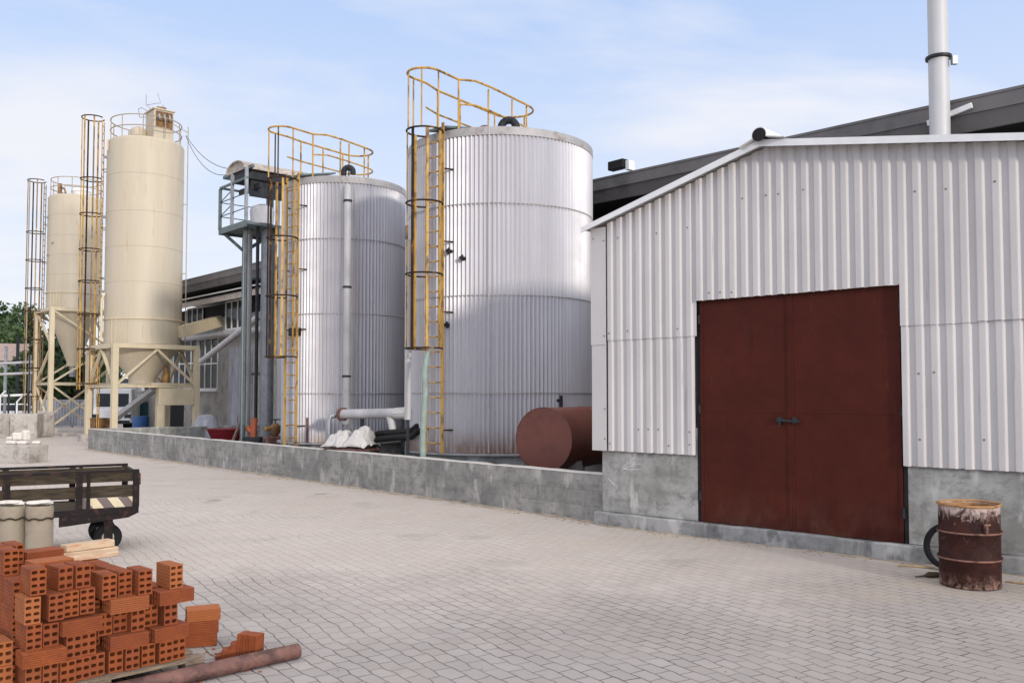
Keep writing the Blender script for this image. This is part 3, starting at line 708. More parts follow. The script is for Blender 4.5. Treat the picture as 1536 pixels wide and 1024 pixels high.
# ------------------------------------------------------------------ silos
def silo(name, label, nx, ny, s, Rr, zf, zbot, ztop_, cone_z, cone_r, zmid, chevron, mat_lad, lad_c, rings, cup=.35, foot=.3):
    """Origin: near leg of the frame; x along the wall frame (towards shed), y away. Legs at (0,0),(-s,0),(0,s),(-s,s)."""
    t = thing(name, label, 'silo', (nx, ny, 0), RB)
    cx, cy = -s/2, s/2
    def rot(prof, n=64): return MB().lathe(prof, n, c=(cx, cy), cap0=False, cap1=True)
    body = rot([(Rr - .02, zf + .02), (Rr, zf + .03)] + [(Rr, z) for z in (ztop_ - .14,)] + [(Rr - .03, ztop_ - .05), (Rr - .10, ztop_), (Rr*.4, ztop_ + .12), (.1, ztop_ + .16)]).build('body', M['cream'], t, smooth=True)
    for z in rings:
        rot([(Rr - .005, z - .03), (Rr + .05, z - .02), (Rr + .05, z + .02), (Rr - .005, z + .03)]).build('ring', M['cream_steel'], body, smooth=True)
    for z in [zf + (ztop_ - zf)*f_ for f_ in (.30, .47, .64, .82)]: rot([(Rr - .003, z - .02), (Rr + .009, z - .006), (Rr + .009, z + .006), (Rr - .003, z + .02)]).build('weld_seam', M['cream'], body, smooth=True)
    for i in range(4):
        a = -pi/2 + R(20) - i * R(9) - R(18) + pi/4; o = V((cos(a), sin(a), 0))
        MB().beam(V((cx, cy, zf + .03)) + o*(Rr + .012), V((cx, cy, rings[0])) + o*(Rr + .012), .05, .03).build('stiffener', M['cream_steel'], body)
    MB().lathe([(Rr - .01, zf + .02), (cone_r + .0, cone_z + .25), (cone_r, cone_z)], 48, c=(cx, cy), cap0=False).build('hopper', M['cream'], t, smooth=True)
    MB().lathe([(cone_r*.5, cone_z - .55), (cone_r*.5, cone_z - .003)], 16, c=(cx, cy)).build('outlet', M['grey_steel'], t)
    fr = MB()
    w = .2
    for a, b in (((-s-.1,0),(.1,0)), ((-s-.1,s),(.1,s)), ((0,.1),(0,s-.1)), ((-s,.1),(-s,s-.1))):
        fr.box(min(a[0],b[0]) - (.1 if a[0]==b[0] else 0), max(a[0],b[0]) + (.1 if a[0]==b[0] else 0), min(a[1],b[1]) - (.1 if a[1]==b[1] else 0), max(a[1],b[1]) + (.1 if a[1]==b[1] else 0), zf - .18, zf)
    frame = fr.build('frame', M['cream_steel'], t, bevel=.012)
    for (x, y) in ((0,0), (-s,0), (0,s), (-s,s)):
        MB().box(x-.14, x+.14, y-.11, y+.11, foot, zf - .182).build('leg', M['cream_steel'], t, bevel=.012)
        MB().box(x-.3, x+.3, y-.3, y+.3, -.05, foot).build('footing', M['block'], t, bevel=.02)
    mbm = MB()
    for y in (0, s): mbm.box(-s+.14, -.14, y-.05, y+.05, zmid - .1, zmid).box(-s+.14, -.14, y-.08, y+.08, zmid + .002, zmid + .03)
    for x in (0, -s): mbm.box(x-.05, x+.05, .11, s-.11, zmid - .1, zmid).box(x-.08, x+.08, .11, s-.11, zmid + .002, zmid + .03)
    mbm.build('mid_beam', M['cream_steel'], t)
    def brace(p, q, w=.11): MB().beam(p, q, w, .09, (0,0,1)).build('brace', M['cream_steel'], t)
    zt = zf - .2; zm = zmid + .05
    for (ax, ay, bx, by) in ((-s+.1,0,-.1,0), (0,.1,0,s-.1), (-s,.1,-s,s-.1), (-s+.1,s,-.1,s)):
        if chevron == 'inverted':
            mx, my = (ax+bx)/2, (ay+by)/2
            brace((ax,ay,zm), (mx,my,zt)); brace((bx,by,zm), (mx,my,zt))
        else:
            brace((ax,ay,zt), (bx,by,(zt+zm)/2 + .1)); brace((bx,by,(zt+zm)/2 - .05), (ax,ay,zm))
            brace((ax,ay,zmid - .15), (bx,by,foot + .1), .09); brace((bx,by,zmid - .15), (ax,ay,foot + .1), .09)
    # roof rail
    rail = None
    Rg = Rr - .12
    for dz in (.45, .9):
        pts = [(cx + Rg*cos(2*pi*j/48), cy + Rg*sin(2*pi*j/48), ztop_ + dz) for j in range(48)]
        o = MB().path(pts, .022, 6, closed=True)
        if rail is None: rail = o.build('guard_rail', M['silo_rail'], t)
        else: o.build('top_rail', M['silo_rail'], rail)
    for j in range(10):
        a = 2*pi*j/10 + .2; MB().tube((cx + Rg*cos(a), cy + Rg*sin(a), ztop_ - .02), (cx + Rg*cos(a), cy + Rg*sin(a), ztop_ + .9), .02, 6).build('post', M['silo_rail'], rail)
    return t, cx, cy, frame

ZA = 36.0; nA = V((-.4415*ZA, ZA, 0)); sA = 3.33; RAo = 1.545
zfA = 4.05; ztA = at(220, 200, ZA*1.02).z - .02
siA, cxa, cya, frA = silo('cement_silo', 'nearer taller cream silo with a filter box on its roof', nA.x, nA.y, sA, RAo, zfA, 0, ztA, 2.44, .55, 2.38, 'inverted', None, None, [5.12], foot=.3)
# ladder on the silo's left side: direction in local coordinates
angA = atan2(-.55, -.83) if False else None
def world_ang_to_local(wx, wy): return atan2(wy, wx) - RB
la_ = world_ang_to_local(-.97, -.24)
sub = bpy.data.objects.new('ladder_stand', None)
def shell_ladder(t, cx, cy, Rr, ang, z0, z1, cz0, hoops, ml, mh, mbs, brackets, hr, hoop_r=.026, bar_r=.028, off=.18):
    # builds round the shell's own axis, then shifts the meshes to it
    before = set(bpy.data.objects)
    r = ladder_cage(t, Rr, ang, z0, z1, cz0, hoops, ml, mh, mbs, hr=hr, brackets=brackets, hoop_r=hoop_r, bar_r=bar_r, off=off, hw=.2)
    for o in set(bpy.data.objects) - before:
        if o.parent == t: o.location = V(o.location) + V((cx, cy, 0))
    return r
bpy.data.objects.remove(sub)
shell_ladder(siA, cxa, cya, RAo, la_, .5, ztA + .9, 2.2, [2.45, 3.9, 5.35, 6.75, 8.1, 9.6, 11.1, ztA + 1.0], M['yellow'], M['cage_dark'], [M['yellow'], M['cage_dark'], M['yellow'], M['yellow'], M['rusty_cage']], (1.5, 3.9, 6.9, 9.0, 11.5), .46)
# filter box and small hatch on the roof
fbx = cxa + .55; fby = cya + .35
fb = MB().box(fbx-.5, fbx+.5, fby-.42, fby+.42, ztA + .02, ztA + 1.3).box(fbx-.55, fbx+.55, fby-.47, fby+.47, ztA + 1.3, ztA + 1.37).build('filter_box', M['cream'], siA, bevel=.02)
MB().box(fbx+.503, fbx+.53, fby-.34, fby+.36, ztA + .55, ztA + 1.24).build('filter_panel', M['box_brown'], fb)
for k in range(3): MB().tube((fbx+.66, fby-.22+.22*k, ztA + .85), (fbx+.54, fby-.22+.22*k, ztA + 1.1), .05, 8).build('air_valve', M['grey_steel'], fb)
MB().box(fbx-.1, fbx+.35, fby-.2, fby+.15, ztA + 1.372, ztA + 1.5).build('filter_lid', M['rusty_cage'], fb)
MB().tube((fbx-.56, fby-.3, ztA-.3), (fbx-.56, fby-.3, ztA+1.35), .05, 8).build('filter_pipe', M['cream_steel'], fb)
MB().lathe([(.34, ztA + .02), (.34, ztA + .5), (.27, ztA + .62), (.12, ztA + .7)], 16, c=(cxa + .0, cya - .35)).build('roof_vent', M['cream'], siA, smooth=True)
for k, (px, py) in enumerate(((169, 231), (167, 322), (167, 435))):
    d = at(px, py, ZA*1.03); z = d.z
    a = world_ang_to_local(-.86, -.51); o = V((cos(a), sin(a), 0)); q = V((cxa, cya, z)) + o*RAo
    MB().tube(q - o*.05, q + o*.12, .06, 10).path([q + o*.1, q + o*.13 + V((0,0,-.1)), q + o*.13 + V((.02,0,-.25))], .02, 6).build('level_sensor', M['grey_steel'], siA)
a = world_ang_to_local(-.72, -.69); o = V((cos(a), sin(a), 0)); q = V((cxa, cya, 0)) + o*(RAo + .06)
MB().path([q + V((0,0,ztA - .1)), q + V((0,0,ztA - .55))], .035, 8).build('short_conduit', M['cream_steel'], siA)
MB().path([q + V((0,0,6.2)), q + o*.12 + V((0,0,5.9)), q + o*.12 + V((0,0,4.2))], .05, 8).build('fill_pipe', M['cream_steel'], siA)
# tall thin conduit on the right of the silo
a = world_ang_to_local(.985, .17); o = V((cos(a), sin(a), 0)); q = V((cxa, cya, 0)) + o*(RAo + .17)
cdA = MB().tube(q + V((0,0,3.9)), q + V((0,0,ztA + .85)), .02, 6).tube(q + V((0,0,ztA+.6)), V((fbx+.4, fby, ztA+1.0)), .015, 6).build('conduit', M['silo_rail'], siA)
for z in (10.2, 7.2, 5.1): MB().tube(q + V((0,0,z)), q - o*.2 + V((0,0,z)), .018, 6).build('conduit_clip', M['silo_rail'], cdA)
# bent aerial wires on the filter box
tw = V((fbx-.4, fby-.2, ztA + 1.37))
MB().path([tw, tw + V((-.55,-.25,.32)), tw + V((-.75,-.3,.3)), tw + V((-.6,-.3,-.1)), tw + V((-.2,-.1,-.15))], .012, 5).path([tw + V((.1,.1,0)), tw + V((-.4,-.1,.45)), tw + V((-.42,-.1,.9))], .010, 5).path([tw + V((-.4,-.1,.43)), tw + V((.35,.25,.42)), tw + V((.1,.2,.9))], .010, 5).path([tw + V((.5,.3,0)), tw + V((.5,.3,.3))], .012, 5).build('aerial_wire', M['rusty_cage'], siA)
# lower platform, side hopper box, short post, motor
lp = MB().box(-.3, .1, sA*.52, sA-.12, 1.55, 2.24); lp.build('feed_box', M['cream_steel'], siA, bevel=.01)
MB().box(-.12, .12, sA*.50, sA*.58, .006, 1.545).build('prop', M['cream_steel'], siA)
MB().box(-.8, -.12, sA*.45, sA-.15, 2.42, 2.47).build('platform', M['cream_steel'], siA)
MB().lathe([(.16, 2.475), (.16, 2.85), (.11, 2.9), (.11, 3.1), (.05, 3.2)], 14, c=(-.45, sA*.66)).build('vibrator_motor', M['rusty_cage'], siA, smooth=True)
MB().beam((-.25, sA*.5, 2.2), (-1.7, sA*.18, 1.0), .45, .16).build('feed_chute', M['grey_steel'], siA)

ZB = 46.0; nB = V((-.5125*ZB, ZB, 0)); sB = 2.84; RBo = 1.34
ztB = at(112, 294, ZB*1.03).z; zfB = at(79, 460, ZB).z
siB, cxb, cyb, frB = silo('cement_silo', 'farther cream silo on a tall cross braced frame', nB.x, nB.y, sB, RBo, zfB, 0, ztB, 3.5, .3, at(79, 574, ZB).z, 'side', None, None, [zfB + .85], foot=.3)
shell_ladder(siB, cxb, cyb, RBo, world_ang_to_local(-.97, -.24), .4, ztB + .7, .6, [1.9, 3.4, 4.9, 6.4, 7.6, 9.1, 10.6, ztB + .85], M['rusty_cage'], M['cage_dark'], [M['rusty_cage'], M['cage_dark'], M['rusty_cage'], M['silo_rail'], M['rusty_cage']], (3, 6, 9, 11), .46)
MB().lathe([(.4, ztB + .02), (.5, ztB + .35), (.45, ztB + .45), (.2, ztB + .55)], 20, c=(cxb+.2, cyb+.2)).build('roof_vent', M['white_paint'], siB, smooth=True)
MB().tube((cxb-.8, cyb-.6, ztB), (cxb-.8, cyb-.6, ztB+.85), .12, 8).path([(cxb-.8, cyb-.6, ztB+.7), (cxb-.3, cyb-.5, ztB+.5), (cxb-.1, cyb-.4, ztB)], .05, 6).build('fill_pipe', M['rusty_cage'], siB)
for k, (a_, z) in enumerate(((-.75, ztB-1.2), (-.6, ztB-3.2), (-.3, ztB-2.6))):
    a = world_ang_to_local(a_, -.66); o = V((cos(a), sin(a), 0)); q = V((cxb, cyb, z)) + o*RBo
    MB().tube(q - o*.03, q + o*.08, .05, 8).build('level_sensor', M['grey_steel'], siB)

# ------------------------------------------------------------------ hall behind
FA = 5.6; FW = 6.9
def on_plane(px, py, d):
    r = ray(px, py)
    t = (d + VB.dot(W0)) / (VB.x*r.x + VB.y*r.y)
    q = V((0,0,H)) + r * t
    return (q - W0).dot(UB), q.z
u0h, _ = on_plane(215, 600, FW)
ze = (on_plane(280, 418, FA)[1] + on_plane(889, 271, FA)[1]) / 2
U_END = 46
hall = thing('industrial_hall', 'long grey industrial hall with dark deep eaves behind the tanks', 'building', W0, RB)
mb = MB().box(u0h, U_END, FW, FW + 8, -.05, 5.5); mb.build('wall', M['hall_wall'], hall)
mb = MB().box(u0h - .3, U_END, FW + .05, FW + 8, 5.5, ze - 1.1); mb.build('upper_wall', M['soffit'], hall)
eh = .56
UK = on_plane(889, 271, FA)[0]
zd = ze - .30
def bent(poly):                       # section (y, z) drawn along the hall; right of UK the eave falls slightly
    mb_ = MB(); n_ = len(poly)
    vs = [(u_, y_, z_ + d_) for u_, d_ in ((u0h - .5, 0), (UK, 0), (U_END, -.019 * (U_END - UK))) for y_, z_ in poly]
    fs_ = [(a*n_ + k, a*n_ + (k+1) % n_, (a+1)*n_ + (k+1) % n_, (a+1)*n_ + k) for a in range(2) for k in range(n_)] + [tuple(range(n_)), tuple(2*n_ + k for k in range(n_))]
    return mb_.add(vs, fs_)
def rect(a, b, c, d): return [(a, c), (b, c), (b, d), (a, d)]
fa_ = bent(rect(FA, FA + .05, ze - eh*.52, ze - .05)).build('fascia', M['fascia'], hall)
bent(rect(FA - .012, FA + .06, ze - .048, ze)).build('drip_edge', M['fascia'], fa_)
bent([(FA + .03, ze - eh*.52 - .003), (FA + .08, ze - eh*.52 - .003), (FA + .2, ze - eh), (FA + .15, ze - eh)]).build('lower_fascia', M['fascia'], fa_)
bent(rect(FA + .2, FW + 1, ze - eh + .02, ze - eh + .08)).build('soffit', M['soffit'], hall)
bent([(FA + .06, ze - .06), (FW + 8, ze + .5), (FW + 8, ze - .4), (FA + .06, ze - .16)]).build('roof', M['roof_sheet'], hall)
uA, zA = on_plane(300, 455, FW - .9); uB, zB2 = on_plane(378, 437, FW - .9)
zcn = (zA + zB2) / 2
MB().prism([(FW - .9, zcn - .12), (FW - .9, zcn + .12), (FW - .002, zcn + .42), (FW - .002, zcn + .30)], 'x', u0h, 12).build('canopy', M['canopy'], hall)
def hwin(px0, py0, px1, py1, cols, rows, frame=.06):
    ua, za = on_plane(px0, py0, FW); ub, zb = on_plane(px1, py1, FW); za = on_plane((px0+px1)/2, py0, FW)[1]; zb = on_plane((px0+px1)/2, py1, FW)[1]
    g = MB().box(ua, ub, FW - .012, FW - .004, zb, za).build('window', M['glass'], hall)
    mb = MB()
    for i in range(cols + 1):
        u = ua + (ub - ua) * i / cols; mb.box(u - frame/2, u + frame/2, FW - .05, FW - .0125, zb, za)
    for j in range(rows + 1):
        z = zb + (za - zb) * j / rows
        for i in range(cols):
            a = ua + (ub-ua)*i/cols + frame/2; b = ua + (ub-ua)*(i+1)/cols - frame/2
            mb.box(a, b, FW - .045, FW - .0125, z - frame/2, z + frame/2)
    mb.build('window_frame', M['white_steel'], g)
    MB().box(ua - .08, ub + .08, FW - .12, FW - .004, zb - .12, zb - .035).build('sill', M['white_steel'], g)
hwin(300, 508, 327, 583, 3, 2); hwin(262, 508, 296, 583, 4, 2)
hwin(282, 462, 305, 492, 3, 1, .07); hwin(340, 450, 376, 492, 4, 1, .07)
# grey sliding door
ua, _ = on_plane(345, 560, FW); ub, _ = on_plane(379, 560, FW); _, zt_ = on_plane(350, 522, FW)
MB().box(ua, ub, FW - .07, FW - .004, .01, zt_).box(ua + .95, ua + 1.0, FW - .10, FW - .072, .01, zt_).build('sliding_door', M['grey_panel'], hall, bevel=.01)
# dark doorway seen under the silo
ua, _ = on_plane(256, 610, FW); ub, _ = on_plane(276, 610, FW)
MB().box(ua, ub, FW - .02, FW - .004, .01, 2.6).build('doorway', M['black'], hall)
# horizontal pipe along the wall
uA, zA = on_plane(282, 507, FW - .35); uB, zB2 = on_plane(384, 495, FW - .35); zp = (zA + zB2)/2
MB().tube((uA - .5, FW - .3, zp), (uB + 6, FW - .3, zp), .13, 12).build('wall_pipe', M['pale_pipe'], hall, smooth=True)
MB().tube((uA - .5, FW - 1.0, zcn + .25), (uB + 6, FW - 1.0, zcn + .25), .03, 6).build('gutter_wire', M['white_steel'], hall)
# teal painted panel behind the big tank and lamps on the eave
ua, _ = on_plane(880, 500, FW); ub, _ = on_plane(960, 500, FW)
MB().box(ua, ub, FW - .06, FW - .004, .5, 5.4).build('teal_door', M['teal'], hall)
MB().box(ua, ub, FW - .09, FW - .062, 3.9, 4.05).build('lintel', M['canopy'], hall)
uf, _ = on_plane(931, 255, FA)
fl = MB().box(uf - .25, uf + .22, FA - .18, FA + .02, ze + .06, ze + .27).build('floodlight', M['black'], hall, bevel=.015)
MB().box(uf + .24, uf + .34, FA - .1, FA + .1, ze + .002, ze + .22).build('lamp_bracket', M['white_steel'], fl)
uf, zf_ = on_plane(1437, 166, FA)
MB().beam((uf - .5, FA - .05, zf_ - .12), (uf + .25, FA - .05, zf_ + .02), .05, .09).path([(uf - .4, FA - .1, zf_ + .12), (uf - .2, FA - .12, zf_ + .03), (uf - .1, FA - .1, zf_ - .1)], .03, 8).build('eave_bracket', M['white_steel'], hall)

# ------------------------------------------------------------------ chimney
chp = at(1409, 150, 15.2)
ch = thing('chimney', 'tall pale round metal chimney rising behind the shed roof', 'chimney', (chp.x, chp.y, 0))
MB().lathe([(.168, -.02), (.168, 5.9), (.165, 5.92), (.165, 7.72), (.162, 7.74), (.16, 10.2)], 32).build('flue', M['chimney'], ch, smooth=True)
MB().lathe([(.165, 7.69), (.21, 7.70), (.21, 7.745), (.165, 7.75)], 32, cap0=False, cap1=False).build('collar', M['dark_steel'], ch, smooth=True)
MB().box(.14, .23, -.21, -.13, 7.55, 7.69).build('clamp', M['grey_steel'], ch)

# ------------------------------------------------------------------ steel platform with filter hood
TZ = 27.0
tp = at(365, 500, TZ)
tw_ = thing('filter_tower', 'green steel platform on a post with a beige hooded filter', 'platform', (tp.x, tp.y, 0), RB)
zfl = at(365, 346, TZ).z; zr = at(332, 282, TZ).z; zh = at(380, 250, TZ).z
# deck: local x along the wall, y away. photo: left corner 0.75 m to the left, deck runs to the right
MB().box(-.55, 1.35, -.55, 1.2, zfl - .05, zfl + .02).box(-.55, 1.35, -.58, -.552, zfl - .12, zfl + .06).box(-.58, -.552, -.55, 1.2, zfl - .12, zfl + .06).build('deck', M['green_steel'], tw_)
MB().box(-.05, .05, -.05, .05, .0, zfl - .052).box(-.16, .16, -.16, .16, .0, .03).build('post', M['green_steel'], tw_)
MB().box(1.15, 1.25, .9, 1.0, .0, zfl - .052).build('post', M['green_steel'], tw_)
MB().beam((-.03, -.03, zfl - .6), (-.45, -.45, zfl - .08), .06, .09).build('bracket', M['green_steel'], tw_)
MB().beam((-.03, .05, zfl - .6), (-.45, .9, zfl - .08), .06, .09).build('bracket', M['green_steel'], tw_)
rl = MB().beam((-.54, -.54, zr), (1.3, -.54, zr), .06, .06).build('guard_rail', M['green_steel'], tw_)
MB().beam((-.54, -.50, zr), (-.54, 1.15, zr), .06, .06).build('side_rail', M['green_steel'], rl)
for (x, y, zt_) in ((-.54, -.54, zr - .032), (-.54, 1.15, zr + .03), (.3, -.54, zh - .35), (1.25, -.54, zh - .35), (-.1, 1.15, zh - .3), (.3, .6, zh - .3)):
    MB().box(x-.04, x+.04, y-.04, y+.04, zfl + .021, zt_).build('upright', M['grey_steel'] if x > -.2 else M['green_steel'], rl)
for k in (.33, .66):
    z = zfl + (zr - zfl)*k
    MB().tube((-.54, -.54, z), (1.3, -.54, z), .014, 6).tube((-.54, -.54, z), (-.54, 1.15, z), .014, 6).tube((-.54, -.54, z), (.3, -.54, z + .25), .014, 6).build('knee_wire', M['dark_steel'], rl)
# hood: half barrel lying across the deck, its near end closed a little way in
vs = []; n = 16; hx, hr_, hh = .62, .62, .30
for y in (-.62, 1.55):
    for (a_, b_, dz_) in ((hr_, hh, 0), (hr_ - .03, hh - .03, -.004)):
        for j in range(n + 1):
            a = pi * j / n; vs.append((hx + a_*cos(a), y, zh - .36 + dz_ + b_*sin(a)))
k = n + 1; fs = []
for j in range(n): fs += [(j, j+1, 2*k+j+1, 2*k+j), (k+j, 3*k+j, 3*k+j+1, k+j+1), (j, k+j, k+j+1, j+1), (2*k+j, 2*k+j+1, 3*k+j+1, 3*k+j)]
MB().add(vs, fs).build('hood', M['canopy'], tw_, smooth=True)
MB().prism([(hx + (hr_ - .032)*cos(pi*j/n), zh - .366 + (hh - .032)*sin(pi*j/n)) for j in range(n + 1)], 'y', -.56, -.53).build('hood_end', M['canopy'], tw_)
MB().box(hx - .5, hx + .5, -.5, 1.4, zh - .62, zh - .40).box(hx - .62, hx + .75, -.2, -.12, zh - .9, zh - .75).box(hx + .3, hx + .4, -.3, .9, zh - 1.1, zh - .55).build('hood_tray', M['dark_steel'], tw_)
MB().beam((-.5, -.45, zh - .33), (1.5, -.45, zh - .33), .07, .09).beam((-.5, 1.1, zh - .33), (1.5, 1.1, zh - .33), .07, .09).beam((-.5, -.40, zh - .33), (-.5, 1.05, zh - .33), .06, .07).build('hood_frame', M['green_steel'], tw_)
MB().lathe([(.1, zfl + .022), (.33, zfl + .1), (.36, zfl + .5), (.3, zfl + .62), (.1, zfl + .7)], 20, c=(.75, .2)).build('filter_drum', M['pale_pipe'], tw_, smooth=True)
MB().lathe([(.13, .3), (.13, zfl - .06)], 16, c=(.45, -.1)).build('riser_pipe', M['pale_pipe'], tw_, smooth=True)
MB().lathe([(.2, .3), (.2, zfl - .06)], 16, c=(.85, .35)).build('riser_pipe', M['grey_steel'], tw_, smooth=True)
MB().lathe([(.05, .0), (.05, zfl - .06)], 10, c=(.75, -.3)).build('riser_pipe', M['green_steel'], tw_, smooth=True)
MB().lathe([(.05, .0), (.05, zfl - .06)], 10, c=(1.1, -.1)).build('riser_pipe', M['dark_steel'], tw_, smooth=True)
MB().lathe([(.16, .3), (.16, zfl - .06)], 14, c=(1.35, .6)).build('riser_pipe', M['pale_pipe'], tw_, smooth=True)
MB().box(.2, 1.6, -.4, .9, .006, .298).build('pump_base', M['dark_steel'], tw_)
MB().tube((-.05, 0, 5.45), (.85, .3, 5.45), .045, 8).tube((-.05, 0, 2.6), (.85, .3, 2.6), .045, 8).build('tie', M['green_steel'], tw_)

# conveyor from the silo to the hall and slanted chute
p0 = at(270, 497, 38.2); u_, z_ = on_plane(330, 480, FW - .02); p1 = B(u_, FW - .02, z_)
tag(MB().beam(p0, p1, .3, .42).beam(p0 + V((0,0,-.25)), p1 + V((0,0,-.25)), .38, .05).build('conveyor', M['cream_steel']), 'cream boxed conveyor arm reaching from the nearer silo into the hall', 'conveyor')
p0 = at(302, 542, 33.5); p1 = at(392, 472, 28.2)
tag(MB().path([p0, p1], .11, 10).build('slanted_pipe', M['pale_pipe'], smooth=True), 'grey slanted pipe rising from beside the silo frame to the green post', 'pipe')
# overhead cables
def cable(a, b, sag, r=.011):
    a = V(a); b = V(b)
    return [a + (b - a)*(i/16) - V((0, 0, sag*4*(i/16)*(1 - i/16))) for i in range(17)]
ca = at(279, 203, ZA*1.05); cb = at(352, 254, TZ + .3)
mbc = MB().path(cable(ca, cb, .35), .011, 5)
tag(mbc.build('overhead_cable', M['black']), 'upper of two thin black cables sagging from silo roof to platform hood', 'cable', 'overhead cables')
mbc = MB().path(cable(ca - V((0,0,.05)), cb - V((0,0,.1)), .62), .011, 5)
tag(mbc.build('overhead_cable', M['black']), 'lower, more slack of two thin cables from silo roof to platform hood', 'cable', 'overhead cables')

# ------------------------------------------------------------------ pipework and clutter inside the bund
pz = 20.3
pa = at(512, 621, 21.0); pb = at(622, 619, 19.4)
ip = thing('lagged_pipe', 'pale lagged horizontal pipe with elbows between the two metal tanks', 'pipe', (0,0,0))
MB().path([pa, pb], .115, 14).build('pipe_run', M['pale_pipe'], ip, smooth=True)
e = at(493, 640, 21.0); MB().path([pa, pa + (pa-pb).normalized()*.1, V((e.x+.04, e.y, pa.z - .05)), V((e.x, e.y, pa.z - .16)), V((e.x, e.y, .02))], .06, 10).build('elbow', M['grey_steel'], ip, smooth=True)
q = pa.lerp(pb, .68); MB().path([q - V((0,0,.05)), q - V((-.08,0.05,.35)), q - V((-.1,.05,.55))], .09, 12).build('branch', M['pale_pipe'], ip, smooth=True)
MB().path([pa.lerp(pb, .76), pa.lerp(pb, .99)], .14, 10, rs=[.125, .15]).build('lagging', M['tarp'], ip)
q = pa.lerp(pb, .02); MB().lathe([(.16, -.04), (.16, .04)], 14).build('pipe_flange', M['rusty_pipe'], ip, loc=q).rotation_euler = (pi/2, 0, R(46))
for f in (.3, .85): 
    q = pa.lerp(pb, f); MB().box(q.x-.04, q.x+.04, q.y-.04, q.y+.04, .006, q.z - .1).build('pipe_stand', M['dark_steel'], ip)
for k, (py, r, dx) in enumerate(((650, .07, 0), (658, .07, .1))):
    a = at(560, py, 20.2 - .2*k); b = at(618, py - 4, 19.2 - .2*k)
    o = MB().path([V((a.x, a.y, .02)), a + V((0,0,-.1)), a + V((.12,-.1,.0)), b, b + V((.12,-.1,.1)), b + V((.2,.15,.12))], r, 10).build('black_hose', M['black'], smooth=True)
    tag(o, ('upper' if k == 0 else 'lower') + ' black hose lying below the lagged pipe between the tanks', 'hose', 'black hoses between tanks')
# trolley with plastic sheeting
tc = at(528, 668, 20.1)
tr = thing('steel_bench', 'low rusty steel bench behind the wall carrying white sheeting', 'bench', (tc.x, tc.y, 0), R(-40))
zt_ = at(528, 671, 20.1).z
MB().box(-.62, .62, -.3, .3, zt_ - .05, zt_).build('bench_top', M['rusty_pipe'], tr)
for x in (-.55, .55):
    for y in (-.25, .25): MB().box(x-.03, x+.03, y-.03, y+.03, .006, zt_ - .052).build('leg', M['dark_steel'], tr)
# crumpled sheet
nx, ny = 90, 44; vs = []; fs = []
from mathutils import noise as mn
for j in range(ny):
    for i in range(nx):
        x = -.62 + 1.24*i/(nx-1); y = -.36 + .72*j/(ny-1)
        l1 = math.exp(-(abs(x + .30)/.30)**3) * .30 + math.exp(-(abs(x - .34)/.24)**3) * .36 + math.exp(-(abs(x)/.4)**3) * .10
        hgt = l1 * max(0, 1 - (abs(y)/.37)**3)
        nn = mn.noise(V((x*4, y*4, 1.7)))*.07 + (.5 - abs(mn.noise(V((x*6 + y*3, y*6, 4.2)))))*.09 + mn.noise(V((x*14, y*12, 2.2)))*.022 - .02
        vs.append((x + mn.noise(V((x*4, y*4, 9)))*.07, y + mn.noise(V((x*5, y*5, 5)))*.06, max(.012, hgt + nn*min(1, hgt*5 + .15))))
for j in range(ny-1):
    for i in range(nx-1): fs.append((j*nx+i, j*nx+i+1, (j+1)*nx+i+1, (j+1)*nx+i))
sh = MB().add(vs, fs).build('plastic_sheet', M['tarp'])
for p_ in sh.data.polygons: p_.use_smooth = True
sh.location = (tc.x, tc.y, zt_ + .004); sh.rotation_euler = (0, 0, R(-30))
so = sh.modifiers.new('thickness', 'SOLIDIFY'); so.thickness = .004; so.offset = 1
tag(sh, 'crumpled white plastic sheeting heaped on the low bench between tanks', 'sheeting')
# red tub, timber, orange fitting, yellow valve
q = at(338, 648, 31); 
o = MB().lathe([(.40, .30), (.62, .78), (.66, .78), (.66, .82), (.58, .82), (.36, .36)], 24, sx=1, sy=.7, cap1=True).build('red_tub', M['red_plastic'], smooth=True); o.location = (q.x, q.y, .0); o.scale = (1,1,1)
MBs = MB().box(-.5, .5, -.4, .4, .006, .29).build('crate', M['dark_steel']); MBs.location = (q.x, q.y, 0)
tag(o, 'dark red plastic tub behind the low wall near the grey door', 'tub'); tag(MBs, 'dark low crate under the red tub', 'crate')
a = at(341, 655, 29.2); b = at(362, 628, 29.4); a.z = .012
tag(MB().beam(a, b, .2, .05).build('timber_plank', M['brick_wood']), 'brown timber plank leaning against the green post', 'plank')
q = at(380, 654, 25.2)
of = thing('orange_pipe_fitting', 'bent orange plastic pipe fitting standing beside the green post', 'pipe fitting', (q.x, q.y, 0))
MB().box(-.25, .25, -.2, .2, .006, q.z - .02).build('stand', M['dark_steel'], of)
MB().path([(0, 0, q.z - .018), (0, 0, q.z + .28), (.03, 0, q.z + .5)], .10, 12).build('main_pipe', M['orange'], of, smooth=True)
MB().path([(-.02, 0, q.z + .08), (-.14, -.03, q.z + .2), (-.16, -.03, q.z + .28)], .075, 12).build('branch', M['orange'], of, smooth=True)
q = at(413, 640, 24.6)
yv = thing('yellow_valve', 'yellow valve body on a rusty pump left of the narrower tank', 'valve', (q.x, q.y, 0), R(30))
MB().box(-.3, .3, -.2, .2, .006, q.z - .25).build('pump_body', M['rusty_pipe'], yv, bevel=.04)
MB().lathe([(.08, q.z - .248), (.14, q.z - .12), (.14, q.z + .02), (.07, q.z + .1)], 16).tube((-.3, 0, q.z - .05), (.2, 0, q.z - .02), .06, 10).build('valve_body', M['rusty_cage'], yv, smooth=True)
